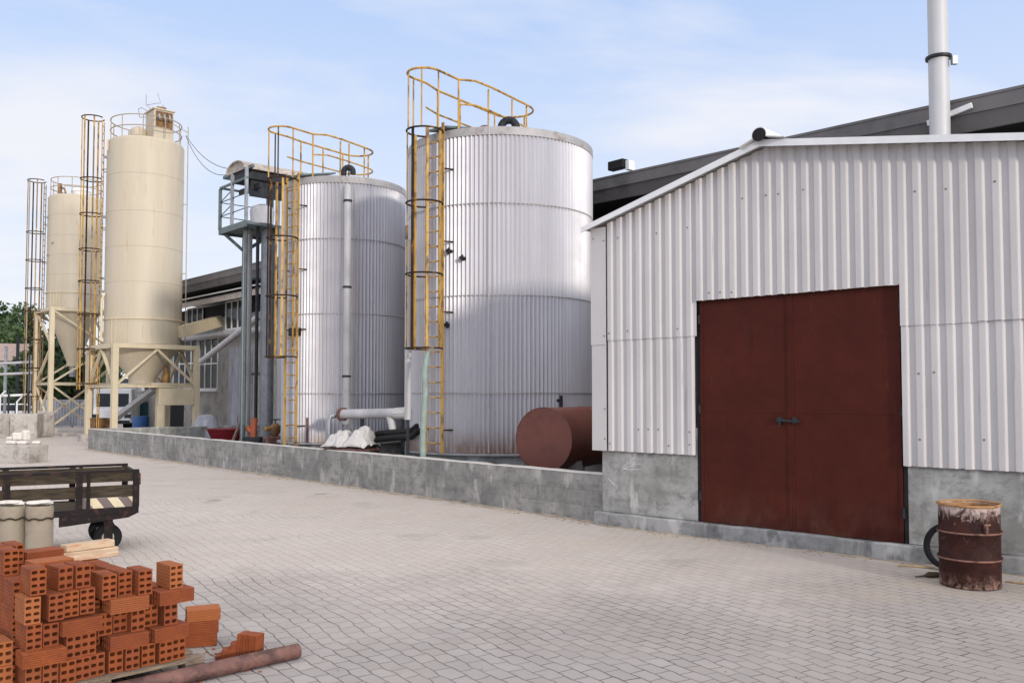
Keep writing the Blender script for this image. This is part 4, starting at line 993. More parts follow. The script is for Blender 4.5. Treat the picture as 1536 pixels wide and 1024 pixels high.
MB().path([(.15 * cos(2*pi*i/16), .15*sin(2*pi*i/16), q.z + .2) for i in range(16)], .015, 6, closed=True).tube((0,0,q.z+.08), (0,0,q.z+.21), .015, 6).tube((-.15,0,q.z+.2), (.15,0,q.z+.2), .012, 6).build('hand_wheel', M['dark_steel'], yv)
q = at(309, 640, 36); o = MB().lathe([(.55, .02), (.62, .3), (.45, .95), (.3, 1.15), (.05, 1.2)], 18, sy=.7).build('covered_machine', M['grey_panel'], smooth=True); o.location = (q.x, q.y, 0); tag(o, 'grey rounded covered machine against the hall wall below the window', 'machine')

# ------------------------------------------------------------------ rusty drum, tyre, sticks
dp = gnd(1457, 878); 
dr = thing('oil_drum', 'rusty dark red open oil drum standing beside the shed', 'drum', (dp.x, dp.y + .02, 0), R(15))
rd = .29; hd = .84
prof = [(rd - .02, .0), (rd, .012)]
for z in (.29, .56): prof += [(rd, z - .03), (rd + .016, z - .01), (rd + .016, z + .01), (rd, z + .03)]
prof += [(rd, hd - .012), (rd - .012, hd - .012), (rd - .012, .03)]
n = 40; vs = []
for (r, z) in prof:
    for j in range(n):
        a = 2*pi*j/n; dent = 1 - .035*math.exp(-((a - 4.1)/.5)**2) * math.exp(-((z - .42)/.16)**2) - .02*math.exp(-((a - 5.2)/.35)**2)*math.exp(-((z - .16)/.1)**2)
        vs.append((r*dent*cos(a), r*dent*sin(a), z))
fs = [(i*n+j, i*n+(j+1)%n, (i+1)*n+(j+1)%n, (i+1)*n+j) for i in range(len(prof)-1) for j in range(n)] + [tuple(range(n-1,-1,-1)), tuple((len(prof)-1)*n+j for j in range(n))]
MB().add(vs, fs).build('barrel', M['drum'], dr, smooth=True)
pts = [((rd + .004)*cos(2*pi*j/n), (rd + .004)*sin(2*pi*j/n), hd - .005 + .004*sin(5*pi*j/n)) for j in range(n)]
MB().path(pts, .014, 8, closed=True).build('rim', M['drum_rim'], dr, smooth=True)
for z in (.29, .56):
    MB().path([((rd + .0125)*cos(2*pi*j/n), (rd + .0125)*sin(2*pi*j/n), z) for j in range(n)], .0095, 6, closed=True).build('rolling_hoop', M['drum_rib'], dr, smooth=True)
a = R(-103); MB().tube(((rd-.005)*cos(a), (rd-.005)*sin(a), .625), ((rd+.05)*cos(a), (rd+.05)*sin(a), .625), .014, 8).tube(((rd+.04)*cos(a)-.03, (rd+.04)*sin(a), .66), ((rd+.04)*cos(a)+.04, (rd+.04)*sin(a), .66), .012, 6).tube(((rd+.04)*cos(a), (rd+.04)*sin(a), .665), ((rd+.04)*cos(a), (rd+.04)*sin(a), .57), .011, 6).build('tap', M['drum_rib'], dr)
MB().lathe([(rd - .0125, .06), (rd - .0125, hd - .02)], 40, cap0=False, cap1=False).build('lining', M['drum_rim'], dr, smooth=True)
# floor inside, rusty
MB().lathe([(.02, .05), (rd - .03, .05)], 24, cap1=False).build('drum_floor', M['drum_rim'], dr)
# tyre leaning against the plinth
ty_c = S0 + V((cos(RA), sin(RA), 0))*5.03 + V((-sin(RA), cos(RA), 0))*(-.30)
ty = thing('old_tyre', 'worn black tyre leaning on the shed base behind the drum', 'tyre', (ty_c.x, ty_c.y, 0), RA)
prof = [(.205, -.035), (.215, -.05), (.245, -.05), (.258, -.03), (.262, 0), (.258, .03), (.245, .05), (.215, .05), (.205, .035)]
n = 36; vs = []; tilt = R(11)
for (r, w) in prof:
    for j in range(n):
        a = 2*pi*j/n; x = r*cos(a); z = r*sin(a) + .262; y = w
        vs.append((x, y*cos(tilt) + z*sin(tilt) - .05, z*cos(tilt) - y*sin(tilt) + .012))
k = len(prof)
fs = [(i*n+j, i*n+(j+1)%n, ((i+1)%k)*n+(j+1)%n, ((i+1)%k)*n+j) for i in range(k) for j in range(n)]
MB().add(vs, fs).build('tread', M['tyre'], ty, smooth=True)
a = gnd(1347, 849); b = gnd(1400, 853)
tag(MB().path([a + V((0,0,.012)), a.lerp(b, .5) + V((0,0,.018)), b + V((0,0,.012))], .010, 6).build('dry_stick', M['bamboo']), 'dry straw coloured stick on paving, end touching the old tyre', 'stick', 'dry sticks on paving')
a = gnd(1508, 873); b = gnd(1560, 880)
tag(MB().path([a + V((0,0,.012)), a.lerp(b, .5) + V((0,0,.016)), b + V((0,0,.012))], .010, 6).build('dry_stick', M['bamboo']), 'dry stick on the paving beyond the drum, away from the tyre', 'stick', 'dry sticks on paving')
q = gnd(1395, 866)
o = MB().path([(-.16,0,.01), (-.06,.0,.02), (.0,.01,.03), (.1,.02,.03)], .02, 6, rs=[.006, .012, .035, .03]).build('dead_branch', M['bark'], smooth=True); o.location = q; tag(o, 'small dark dead branch on the paving in front of the drum', 'branch')
# scattered litter along walls: crumbs of mortar and dry leaves, uncountable
mb = MB()
def crumb(p, r):
    vs = [(p.x + r*cos(2*pi*j/5 + r*90)*random.uniform(.6, 1.2), p.y + r*sin(2*pi*j/5 + r*90)*random.uniform(.6, 1.2), .002) for j in range(5)] + [(p.x, p.y, r*random.uniform(.3, .8))]
    mb.add(vs, [(j, (j+1)%5, 5) for j in range(5)])
for i in range(340):
    u = random.uniform(0, 25.4); crumb(B(u, -abs(random.gauss(.03, .16)) - .02), random.uniform(.008, .03))
dA = V((cos(RA), sin(RA), 0)); nA2 = V((-sin(RA), cos(RA), 0))
for i in range(130): crumb(S0 + dA*random.uniform(0, 6.5) - nA2*(.13 + abs(random.gauss(0, .12))), random.uniform(.005, .018))
for i in range(160): crumb(gnd(random.uniform(80, 1500), random.uniform(700, 1020)), random.uniform(.004, .012))
tag(mb.build('litter', M['leaf_litter']), kind='stuff')
tag(bpy.data.objects['litter'], 'crumbs of mortar and dry leaves scattered along the wall foot', 'litter')
q = gnd(322, 697)
o = MB().lathe([(.05, .0), (.16, .02), (.18, .09), (.08, .15)], 9, sx=1.5, sy=.8).build('broken_stone', M['box_brown']); o.location = (q.x, q.y, 0); o.rotation_euler = (0,0,.6); tag(o, 'brown broken stone lying at the foot of the low wall', 'stone')

def drift(name, label, place, L, step, wmax, hmax):
    n = int(L / step); vs = []; fs = []
    for i in range(n + 1):
        u = L * i / n
        k = .5 + .5*mn.noise(V((u*.9, 3.1, 0))) + .35*mn.noise(V((u*3.7, 1.3, 5)))
        w_ = max(.015, wmax*k); h_ = max(.003, hmax*k)
        vs += [place(u, .0, h_), place(u, w_*.4, h_*.55), place(u, w_, -.004)]
    for i in range(n):
        for j in range(2): fs.append((i*3+j, i*3+j+1, (i+1)*3+j+1, (i+1)*3+j))
    return tag(MB().add(vs, fs).build(name, M['drift'], smooth=True), label, 'sand', None, 'stuff')
drift('sand_drift', 'thin drift of sandy dirt along the foot of the low wall', lambda u, d, z: B(u, -d - .001, z), 25.3, .12, .28, .035)
drift('sand_drift', 'thin drift of sandy dirt along the foot of the shed base', lambda u, d, z: S0 + dA*u - nA2*(.108 + d) + V((0,0,z)), 7.4, .10, .16, .022)
mb = MB()
for i in range(150):
    q_ = P(random.gauss(.6, .55), -abs(random.gauss(.0, .35)) + .05) if i < 90 else gnd(random.gauss(340, 40), random.gauss(985, 18))
    crumb(V((q_.x, q_.y, 0)), random.choice((.005, .007, .01, .016)))
tag(mb.build('brick_crumbs', M['brick']), 'orange crumbs of broken brick on the paving round the pallet', 'crumbs', None, 'stuff')
# ------------------------------------------------------------------ concrete blocks at the far left
def block(name, label, px, py, w, d, h, rz, group=None, bev=.04):
    q = gnd(px, py)
    o = MB().box(-w/2, w/2, -d/2, d/2, -.02, h).build(name, M['block'], bevel=bev); o.location = (q.x, q.y + d*.4, 0); o.rotation_euler = (0,0,rz)
    return tag(o, label, 'concrete block', group), q
block('concrete_block', 'large pale concrete block in front of the farther silo', 33, 657, 1.15, 1.0, 1.12, R(12), 'concrete blocks')
block('concrete_block', 'narrow upright concrete block beside the farther silo leg', 63, 655, .62, .7, 1.2, R(-20), 'concrete blocks', .16)
block('concrete_block', 'darker concrete block at the far edge, left of the large pale one', 2, 656, 1.1, .9, 1.1, R(60), 'concrete blocks')
o, q = block('concrete_block', 'low concrete block topped with pale stone pieces, beyond the cart', 26, 694, 1.05, .8, .52, R(-14), 'concrete blocks')
k = 0
for (dx, dy, z, sx, sy, sz) in ((-.3,0,.522,.32,.3,.12), (.05,-.1,.522,.28,.28,.11), (.36,.05,.522,.24,.26,.1), (-.2,.05,.645,.3,.25,.22), (.06,.02,.635,.2,.22,.3), (-.42,.1,.645,.22,.22,.1)):
    st = MB().box(-sx/2, sx/2, -sy/2, sy/2, 0, sz).build('stone_piece', M['paper'], bevel=.05)
    st.location = (q.x + dx, q.y + .3 + dy, z); st.rotation_euler = (0, 0, R(-14 + 17*k))
    tag(st, ('widest pale stone in the lower layer on the low concrete block', 'middle pale stone in the lower layer on the low concrete block', 'smallest lower pale stone at the right edge of the low concrete block', 'squat pale stone on the upper layer of the low concrete block', 'tallest pale stone standing on top of the low concrete block', 'flat pale stone on the upper layer at the left edge')[k], 'stone', 'pale stones on the low block'); k += 1
pads = gnd(118, 652)
o = MB().box(-.9, .9, -.5, .5, -.02, .12).build('paving_slab', M['block'], bevel=.02); o.location = (pads.x - .3, pads.y - .5, 0); o.rotation_euler = (0,0,RB); tag(o, 'loose flat concrete slab on the ground between the silo legs', 'slab')

# ------------------------------------------------------------------ background at the far left
def prism_house(name, label, q, w, d, h, rh, rz, mw, mr):
    t = thing(name, label, 'building', (q.x, q.y, 0), rz)
    MB().box(-w/2, w/2, -d/2, d/2, -.05, h).build('wall', mw, t)
    MB().prism([(-d/2 - .4, h + .002), (d/2 + .4, h + .002), (0, h + rh)], 'x', -w/2 - .4, w/2 + .4).build('roof', mr, t)
    for i in range(4):
        x = -w/2 + w*(i + .5)/4; MB().box(x - w*.07, x + w*.07, -d/2 - .03, -d/2 - .002, h*.35, h*.72).build('window', M['glass'], t)
    return t
q = at(20, 600, 72); prism_house('distant_house', 'low grey house with clay roof at the far left below trees', q, 7, 6, 4.6, 1.5, R(20), M['far_wall'], M['clay_roof'])
q = at(110, 600, 78); prism_house('distant_house', 'low grey building with dark roof seen through the silo frames', q, 16, 6, 2.5, .9, R(-8), M['grey_panel'], M['soffit'])
# white lorry behind the near silo
q = at(178, 600, 47)
lo = thing('white_lorry', 'white lorry parked behind the nearer silo frame', 'lorry', (q.x, q.y, 0), R(5))
MB().box(-.95, .95, -.9, .9, .55, 2.3).box(-.93, .93, -1.0, -.9, .55, 1.25).build('cab', M['white_paint'], lo, bevel=.1)
MB().box(-.8, .8, -.915, -.902, 1.38, 2.05).build('windscreen', M['glass'], lo)
MB().box(-1.1, 1.1, 1.0, 5.0, .8, 2.6).build('load_box', M['white_steel'], lo, bevel=.03)
MB().box(-.9, .9, -1.06, -1.002, .5, .68).build('bumper', M['dark_steel'], lo)
MB().box(-.7, .7, -.9, 5, .5, .62).build('chassis', M['dark_steel'], lo)
for x in (-.8, .8):
    for y in (-.1, 3.9): MB().prism([(y + .42*cos(2*pi*j/18), .42 + .42*sin(2*pi*j/18)) for j in range(18)], 'x', x - .13, x + .13).build('wheel', M['tyre'], lo)
    MB().box(x - .17, x + .17, -1.02, -1.003, .8, 1.0).build('headlight', M['glass'], lo)
# white car at the far left
q = at(26, 612, 55)
ca_ = thing('white_car', 'white car parked far back beyond the concrete blocks', 'car', (q.x, q.y, 0), R(25))
MB().prism([(-2.0, .3), (2.0, .3), (2.05, .75), (1.9, .95), (1.1, 1.02), (.5, 1.45), (-1.0, 1.45), (-1.7, 1.0), (-2.05, .9)], 'y', -.85, .85).build('body', M['white_paint'], ca_, bevel=.06)
MB().prism([(1.0, 1.04), (.48, 1.40), (-.95, 1.40), (-1.55, 1.04)], 'y', -.862, .862).build('windows', M['glass'], ca_)
for x in (-1.25, 1.3):
    for y in (-.8, .8): MB().prism([(x + .32*cos(2*pi*j/16), .32 + .32*sin(2*pi*j/16)) for j in range(16)], 'y', y - .1, y + .1).build('wheel', M['tyre'], ca_)
# pipe rack / posts at the far left
q = at(30, 600, 50)
pr = thing('pipe_rack', 'cluttered steel pipe rack with upright posts left of the silos', 'pipe rack', (q.x, q.y, 0), R(-6))
for i, x in enumerate((-1.6, -.9, -.2, .55)): MB().box(x-.06, x+.06, -.06, .06, -.02, 4.2 + .5*((i*7) % 3)).build('post', M['grey_steel'] if i % 2 else M['dark_steel'], pr)
for z in (1.9, 3.1, 3.7): MB().tube((-1.8, -.12, z), (.8, -.12, z + .1), .07, 8).build('rail_pipe', M['pale_pipe'] if z > 2 else M['white_paint'], pr)
for i in range(5): MB().path([(-1.5 + .5*i, -.25, .0), (-1.5 + .5*i, -.25, 1.6 + .3*(i % 3)), (-1.2 + .5*i, -.25, 1.9 + .3*(i % 3))], .05, 8).build('standpipe', M['white_paint'] if i % 2 else M['dark_steel'], pr)
# grey fence panels behind the farther silo
q = at(108, 610, 56)
fe = thing('sheet_fence', 'grey sheet metal fence panels behind the farther silo', 'fence', (q.x, q.y, 0), R(4))
mb = MB(); PIT_ = PIT
corr(mb, -2.2, 2.2, .05, 1.7, 0, .05); mb.build('panel', M['grey_panel'], fe)
for x in (-2.1, 0, 2.1): MB().box(x-.04, x+.04, .07, .13, -.02, 1.8).build('post', M['dark_steel'], fe)
# blue drum, brown box, timber stack under the near silo
q = at(211, 640, 43.5)
o = MB().lathe([(.36, .0), (.38, .05), (.38, .36), (.4, .38), (.4, .42), (.38, .44), (.38, .9), (.35, .95)], 24).build('blue_barrel', M['blue'], smooth=True); o.location = (q.x, q.y, 0); tag(o, 'blue plastic barrel seen between the legs of the nearer silo', 'barrel')
q = at(149, 640, 38.6)
bx_ = thing('brown_tank_box', 'rusty brown steel box at the foot of the nearer silo ladder', 'box', (q.x, q.y, 0), RB)
MB().box(-.45, .45, -.35, .35, .0, .95).build('box_body', M['box_brown'], bx_, bevel=.02); MB().box(-.48, .48, -.38, .38, .952, .99).build('lid', M['rusty_cage'], bx_)
q = at(222, 600, 50)
o = MB()
for k in range(9): o.box(-.9 + .03*(k % 3), .9 - .04*(k % 2), -.4, .4, .02 + .26*k, .24 + .26*k)
o = o.build('timber_stack', M['brick_wood']); o.location = (q.x, q.y, 0); tag(o, 'stack of sawn brown timber behind the nearer silo', 'timber stack')
q = at(238, 612, 48); o = MB().box(-1.1, 1.1, -.5, .5, .25, 1.6).box(-1.0, 1.0, -.45, .45, -.02, .248).build('skip_container', M['teal'], bevel=.05); o.location = (q.x, q.y, 0); tag(o, 'dark blue green steel container in the shade behind the nearer silo', 'container')

# trees
def tree(label, px, Y, hgt, rad, n, group='trees at the yard edge', z0=0.0):
    q = at(px, 593, Y); t = thing('tree', label, 'tree', (q.x, q.y, z0), random.uniform(0, 6), group)
    mb = MB().path([(0,0,-.3), (.1,0,hgt*.3), (.05,.1,hgt*.6), (.1,.1,hgt*.85)], .2, 8, rs=[.32, .24, .15, .05])
    lumps = []
    for i in range(11):
        a = random.uniform(0, 6.28); zz = random.uniform(.35, .95)*hgt; rr_ = rad*random.uniform(.25, .85)*(1.15 - abs(zz/hgt - .6))
        c_ = V((rr_*cos(a), rr_*sin(a), zz)); lumps.append((c_, rad*random.uniform(.32, .55)))
        mb.path([(.05, .05, zz*.75), c_*.6 + V((0,0,zz*.36)), c_], .08, 6, rs=[.1, .06, .03])
    mb.build('trunk', M['bark'], t)
    cb = MB()
    for i in range(n):
        c_, r_ = random.choice(lumps)
        d = V((random.gauss(0,1), random.gauss(0,1), random.gauss(0,.8))); d = d.normalized() * r_ * (random.random()**.4)
        p_ = c_ + d; s_ = random.uniform(.14, .34)
        a_ = V((random.gauss(0,1), random.gauss(0,1), random.gauss(0,1))).normalized(); b_ = a_.cross(V((random.gauss(0,1), random.gauss(0,1), random.gauss(0,1)))).normalized()
        cb.v += [tuple(p_ - a_*s_), tuple(p_ + b_*s_*.6), tuple(p_ + a_*s_), tuple(p_ - b_*s_*.6)]
        k_ = len(cb.v); cb.f.append((k_-4, k_-3, k_-2, k_-1))
    cb.build('crown', M['leaf'], t)
tree('tallest dark green tree at the far left edge beyond the silos', -14, 84, 10.6, 4.2, 5200)
tree('dark green tree between the tallest tree and the farther silo', 24, 88, 10.3, 3.6, 5200)
tree('lower bushy green tree in front of the distant house', 2, 78, 7.0, 3.4, 4200)
tree('dark tree partly hidden behind the frame of the farther silo', 66, 68, 6.0, 3.0, 4200)
tree('small dark tree seen between the two silo frames', 118, 70, 5.6, 2.9, 3600)

# ------------------------------------------------------------------ handcart
TC = V((-4.72, 11.45, 0)); RT = R(30)
ct = thing('trailer_cart', 'black framed flat cart with wooden side boards and striped panel', 'cart', TC, RT)
Lc = 2.9; Wc = 1.15; zt_ = .985; zb_ = .47
fr = MB().box(-Lc, 0, 0, .05, zb_, zb_ + .078).box(-Lc, 0, Wc - .05, Wc, zb_, zb_ + .078).box(-.05, 0, .052, Wc - .052, zb_, zb_ + .078).box(-Lc, -Lc + .05, .052, Wc - .052, zb_, zb_ + .078)
fr.prism([(-.9, zb_ - .002), (-.02, zb_ - .002), (-.12, zb_ - .05), (-.9, zb_ - .12)], 'y', .0, .05)
fr.build('chassis', M['trailer_steel'], ct)
MB().box(-Lc + .05, -.05, .052, Wc - .052, zb_ + .03, zb_ + .07).build('load_floor', M['trailer_wood'], ct)
for y in (0, Wc - .04):
    for x in (-.07, -.60, -.72, -1.5, -2.3, -Lc): MB().box(x, x + (.075 if x > -.3 or x < -.65 else .04), y, y + .04, zb_ + .080, zt_).build('stake', M['trailer_steel'], ct)
    MB().box(-Lc, 0, y, y + .04, zt_ + .002, zt_ + .035).build('top_rail', M['trailer_steel'], ct)
    yb = y + .041 if y == 0 else y - .026
    for (za, zb3) in (((zt_ - .115, zt_ - .005), (zt_ - .305, zt_ - .16)) if y == 0 else ((zt_ - .10, zt_ - .005),)): MB().box(-Lc + .02, -.02, yb, yb + .024, za, zb3).build('side_board', M['trailer_wood'], ct)
    if y == 0:
        MB().box(-.70, -.03, yb, yb + .02, zb_ + .082, zb_ + .205).build('striped_board', M['stripe'], ct)
MB().box(-.04, .0, .045, Wc - .045, zt_ - .10, zt_).build('tail_board', M['trailer_wood'], ct)
MB().tube((.012, .02, zt_ - .02), (.012, .02, zt_ - .16), .012, 6).build('latch', M['rusty_pipe'], ct)
def wheel(x, y, r, w, rz=0):
    pr_ = [(r*.45, -w/2), (r*.9, -w/2), (r, -w*.3), (r, w*.3), (r*.9, w/2), (r*.45, w/2)]
    n = 24; vs = [(rr_*cos(2*pi*j/n), ww, rr_*sin(2*pi*j/n)) for rr_, ww in pr_ for j in range(n)]
    k = len(pr_); fs = [(i*n+j, i*n+(j+1)%n, ((i+1)%k)*n+(j+1)%n, ((i+1)%k)*n+j) for i in range(k) for j in range(n)]
    o = MB().add(vs, fs).build('wheel', M['tyre'], ct, smooth=True, loc=(x, y, r)); o.rotation_euler = (0, 0, rz)
    h = MB(); h.add([(r*.44*cos(2*pi*j/n), ww, r*.44*sin(2*pi*j/n)) for ww in (-w*.3, w*.3) for j in range(n)], [tuple(range(n)), tuple(range(n, 2*n))] + [(j,(j+1)%n,n+(j+1)%n,n+j) for j in range(n)]); h.build('rim', M['hub'], o)
wheel(-.33, .22, .165, .09); wheel(-.33, Wc - .22, .165, .09); wheel(-2.3, .12, .165, .09); wheel(-2.3, Wc - .12, .165, .09)
mb = MB()
for y in (.22, Wc - .22):
    mb.box(-.38, -.28, y - .07, y - .055, .12, zb_ - .002).box(-.38, -.28, y + .055, y + .07, .12, zb_ - .002)
mb.box(-2.36, -2.24, .18, Wc - .18, .12, .24).box(-2.36, -2.24, .4, .46, .24, zb_).box(-2.36, -2.24, Wc - .46, Wc - .4, .24, zb_)
mb.build('axle_fork', M['trailer_steel'], ct)

# ------------------------------------------------------------------ brick stack
def brick_mesh(w, l, h, rows, name):
    mb = MB(); cols = 2; cw = w/cols; chh = h/rows
    m_ = .15
    for i in range(cols):
        for j in range(rows):
            x0, x1, z0, z1 = i*cw, (i+1)*cw, j*chh, (j+1)*chh
            ex = cw*.14; ez = chh*.25; c = .2
            hx0, hx1, hz0, hz1 = x0+ex, x1-ex, z0+ez, z1-ez; kx = (hx1-hx0)*c; kz = (hz1-hz0)*c
            oct_ = [(hx0+kx,hz0),(hx1-kx,hz0),(hx1,hz0+kz),(hx1,hz1-kz),(hx1-kx,hz1),(hx0+kx,hz1),(hx0,hz1-kz),(hx0,hz0+kz)]
            cor = [(x0,z0),(x1,z0),(x1,z1),(x0,z1)]
            for y in (0, l):
                vs = [(a,y,b) for a,b in cor] + [(a,y,b) for a,b in oct_]
                fs = [(0,1,5,4),(1,2,7,6),(2,3,9,8),(3,0,11,10),(1,6,5),(2,8,7),(3,10,9),(0,4,11)]
                mb.add(vs, fs if y == 0 else [f[::-1] for f in fs])
            vs = [(a,0,b) for a,b in oct_] + [(a,l,b) for a,b in oct_]
            mb.add(vs, [(q,8+q,8+(q+1)%8,(q+1)%8) for q in range(8)])
    # shallow combed grooves along the sides
    g = .0045
    def side(axis, fixed, sgn, L0, Ln):
        k = 7
        for i in range(k):
            a0, a1 = Ln*i/k, Ln*(i+1)/k; am = a0 + (a1-a0)*.12
            def pt(a, off, y): return (fixed + sgn*off, y, a) if axis == 'x' else (a, y, fixed + sgn*off)
            mb.add([pt(a0,-g,0),pt(am,0,0),pt(a1-.12*(a1-a0),0,0),pt(a1,-g,0),pt(a0,-g,l),pt(am,0,l),pt(a1-.12*(a1-a0),0,l),pt(a1,-g,l)], [(0,1,5,4),(1,2,6,5),(2,3,7,6)])
    side('x', 0, -1, 0, h); side('x', w, 1, 0, h); side('z', 0, -1, 0, w); side('z', h, 1, 0, w)
    me = bpy.data.meshes.new(name); me.from_pydata(mb.v, [], mb.f); me.update(); me.materials.append(M['brick'])
    bm = bmesh.new(); bm.from_mesh(me); bmesh.ops.remove_doubles(bm, verts=bm.verts, dist=.0002); bmesh.ops.recalc_face_normals(bm, faces=bm.faces); bm.to_mesh(me); bm.free()
    return me
BW, BL, BS = .092, .212, .25
B4 = brick_mesh(BW, BL, .163, 4, 'hollow_brick'); B3 = brick_mesh(BW, BL, .146, 3, 'hollow_brick'); BF = brick_mesh(BW, BS, .163, 4, 'hollow_brick')
ORD = ['first','second','third','fourth','fifth','sixth','seventh','eighth','ninth','tenth','eleventh','twelfth']
def put(me, x, y, z, label, flat=False, rz=0.0, jit=True):
    o = bpy.data.objects.new('hollow_brick', me); COL.objects.link(o)
    j = (lambda s: random.uniform(-s, s)) if jit else (lambda s: 0)
    if flat == 'x':      # long side along the front face, lying down (height = brick width)
        # brick l -> +x, h -> +y depth, w -> z
        rot = Matrix(((0,1,0),(0,0,1),(1,0,0)))
        o.matrix_world = Matrix.Translation(P(x, y, z)) @ Matrix.Rotation(RP + rz + j(.03), 4, 'Z') @ rot.to_4x4()
    else:
        o.matrix_world = Matrix.Translation(P(x + j(.004), y + j(.012), z)) @ Matrix.Rotation(RP + rz + j(.035), 4, 'Z')
    return tag(o, label, 'brick', 'bricks on the pallet stack')
z0 = .132
T1t = z0 + .147                                    # top of the bottom course
for i, x in enumerate((.0, .097, .193, .29, .388, .50, .60, .715, .83, .93)):
    put(B3, x, random.uniform(-.012, .012), z0, f'hollow brick in the bottom front course, {ORD[i]} from the near dark corner')
# left block
put(BF, -.03, -.035, T1t, 'long side brick above the first bottom bricks, near dark corner', 'x', -.05)
for i, x in enumerate((.232, .33)): put(B3, x, .0, T1t, f'end-on brick {("next to","one past")[i]} the lowest long side brick, second course')
zL2 = T1t + .093
put(B4, .0, .015, zL2, 'end-on brick standing on the lowest long side brick')
put(B3, .105, .04, zL2 + .001, 'recessed end-on brick between the two long side bricks of the left part')
zS = T1t + .147
put(BF, .205, -.015, zS + .001, 'upper long side brick of the left part, on two end-on bricks', 'x', .03)
zL3 = max(zL2 + .164, zS + .094)
for i, x in enumerate((-.015, .125, .225, .325)):
    put(B4, x, (.0, -.015, .015, .025)[i], zL3 + .0015*i, f'hollow brick in the third standing course, {ORD[i]} from the near dark corner')
zL4 = zL3 + .169
put(B4, .02, .02, zL4, 'topmost end-on brick at the near corner of the stack')
put(B3, .205, .08, zL4, 'shorter top brick second from the near corner, set back', False, .12)
put(B3, .305, .05, zL4, 'shorter top end-on brick beside the set back one')
# right block
put(BF, .50, -.02, T1t, 'long side brick over the sixth and seventh bottom bricks', 'x', -.04)
put(BF, .79, -.03, T1t, 'long side brick over the rightmost bottom bricks', 'x', .05)
zR2 = T1t + .094
for i, x in enumerate((.45, .55, .65, .765, .875)):
    put(B3, x, (.05, .06, .02, .07, .01)[i], zR2 + (.001 if i % 2 else 0), f'recessed end-on brick in the middle right course, {ORD[i]} from the left')
zR3 = zR2 + .149
put(BF, .49, -.04, zR3, 'upper long side brick in the middle of the front face', 'x', -.03)
put(BF, .82, -.03, zR3, 'upper long side brick jutting out at the right end', 'x', .06)
zR4 = zR3 + .094
for i, x in enumerate((.445, .57, .68, .91)):
    put(B4, x, (.0, .03, -.03, .02)[i], zR4, f'hollow brick in the top right course, {ORD[i]} from the left')
# rows behind: each keeps to its own height
def back_row(y, counts, words):
    for ci, k in enumerate(counts):
        z = z0
        for t_ in range(k):
            put(B3 if t_ == 0 else B4, -.01 + .0985*ci, y, z, f'brick in the {words} row, {ORD[ci]} stack from the dark corner, {ORD[t_]} up'); z += (.147 if t_ == 0 else .164)
back_row(.245, (4, 4, 4, 4, 3, 3, 4, 3, 3, 3), 'second')
back_row(.475, (5, 4, 4, 4, 4, 4, 4, 3, 3, 3), 'third')
back_row(.705, (5, 5, 4, 4, 4, 4, 4, 3, 3, 2), 'fourth')
# low extra bricks at the dark corner
for i, (x, y, z) in enumerate(((-.13, .12, z0), (-.25, .16, z0), (-.13, .36, z0), (-.25, .40, z0), (-.13, .13, z0+.148), (-.13, .37, z0+.148), (-.24, .40, z0+.148), (-.13, .62, z0), (-.13, .63, z0+.148))):
    put(B3, x, y, z, ('low brick in the dark heap beside the stack, nearest to the corner', 'low outer brick in the dark heap, nearest the camera', 'second inner low brick of the dark heap', 'second outer low brick of the dark heap', 'upper brick of the dark heap nearest the corner', 'upper inner second brick of the dark heap', 'upper outer brick of the dark heap', 'rearmost low brick of the dark heap', 'rearmost upper brick of the dark heap')[i])
# loose bricks on top
zz = z0 + .147 + 3*.164
put(BF, .21, .72, zz + .002, 'brick lying flat on the rear row, left of the pale boards', 'x', .1)
put(BF, .12, .27, zz + .002, 'tilted flat brick on the second row behind the top corner brick', 'x', .06)
# pale boards
for k, (x, y, z, L_, rz, w_, h_) in enumerate(((.44, .83, zz + .003, .42, .04, .12, .05), (.42, .715, zz + .0035, .40, -.02, .08, .035), (.48, .82, zz + .055, .36, .12, .10, .05))):
    o = MB().box(0, L_, -w_/2, w_/2, 0, h_).build('pale_board', M['pale_wood'], bevel=.006); o.location = P(x, y, z); o.rotation_euler = (0, 0, RP + rz)
    tag(o, ('long pale board lying under another on the rear bricks', 'narrow pale offcut in front of the boards on the bricks', 'uppermost pale board on the brick stack')[k], 'board', 'pale boards on the bricks')
# pallet
pl = thing('wooden_pallet', 'weathered wooden pallet under the brick stack', 'pallet', PO, RP)
for i in range(6):
    y = -.05 + .185*i; MB().box(-.34, 1.14, y, y + .12, .108, .130).build('deck_board', M['brick_wood'], pl, bevel=.003)
for i, y in enumerate((-.05, .42, .87)):
    for x in (-.33, .36, 1.0): MB().box(x, x + .14, y, y + .12, .0215, .106).build('block', M['brick_wood'], pl, bevel=.004)
    MB().box(-.34, 1.14, y, y + .12, .0, .020).build('bottom_board', M['brick_wood'], pl)
# flat stack behind the pallet and broken pieces
sp = gnd(296, 972)
zzz = .0
for k in range(3):
    o = bpy.data.objects.new('hollow_brick', BF); COL.objects.link(o)
    rot = Matrix(((0,1,0),(0,0,1),(1,0,0)))
    o.matrix_world = Matrix.Translation(V((sp.x - .115 + .012*k, sp.y - .0 + .01*k, .003 + .094*k))) @ Matrix.Rotation(R(16 + 4*k), 4, 'Z') @ rot.to_4x4()
    tag(o, ('bottom brick of the three lying on the paving past the pallet', 'middle brick of the three lying on the paving past the pallet', 'top brick of the three lying on the paving past the pallet')[k], 'brick', 'flat bricks beyond the pallet')
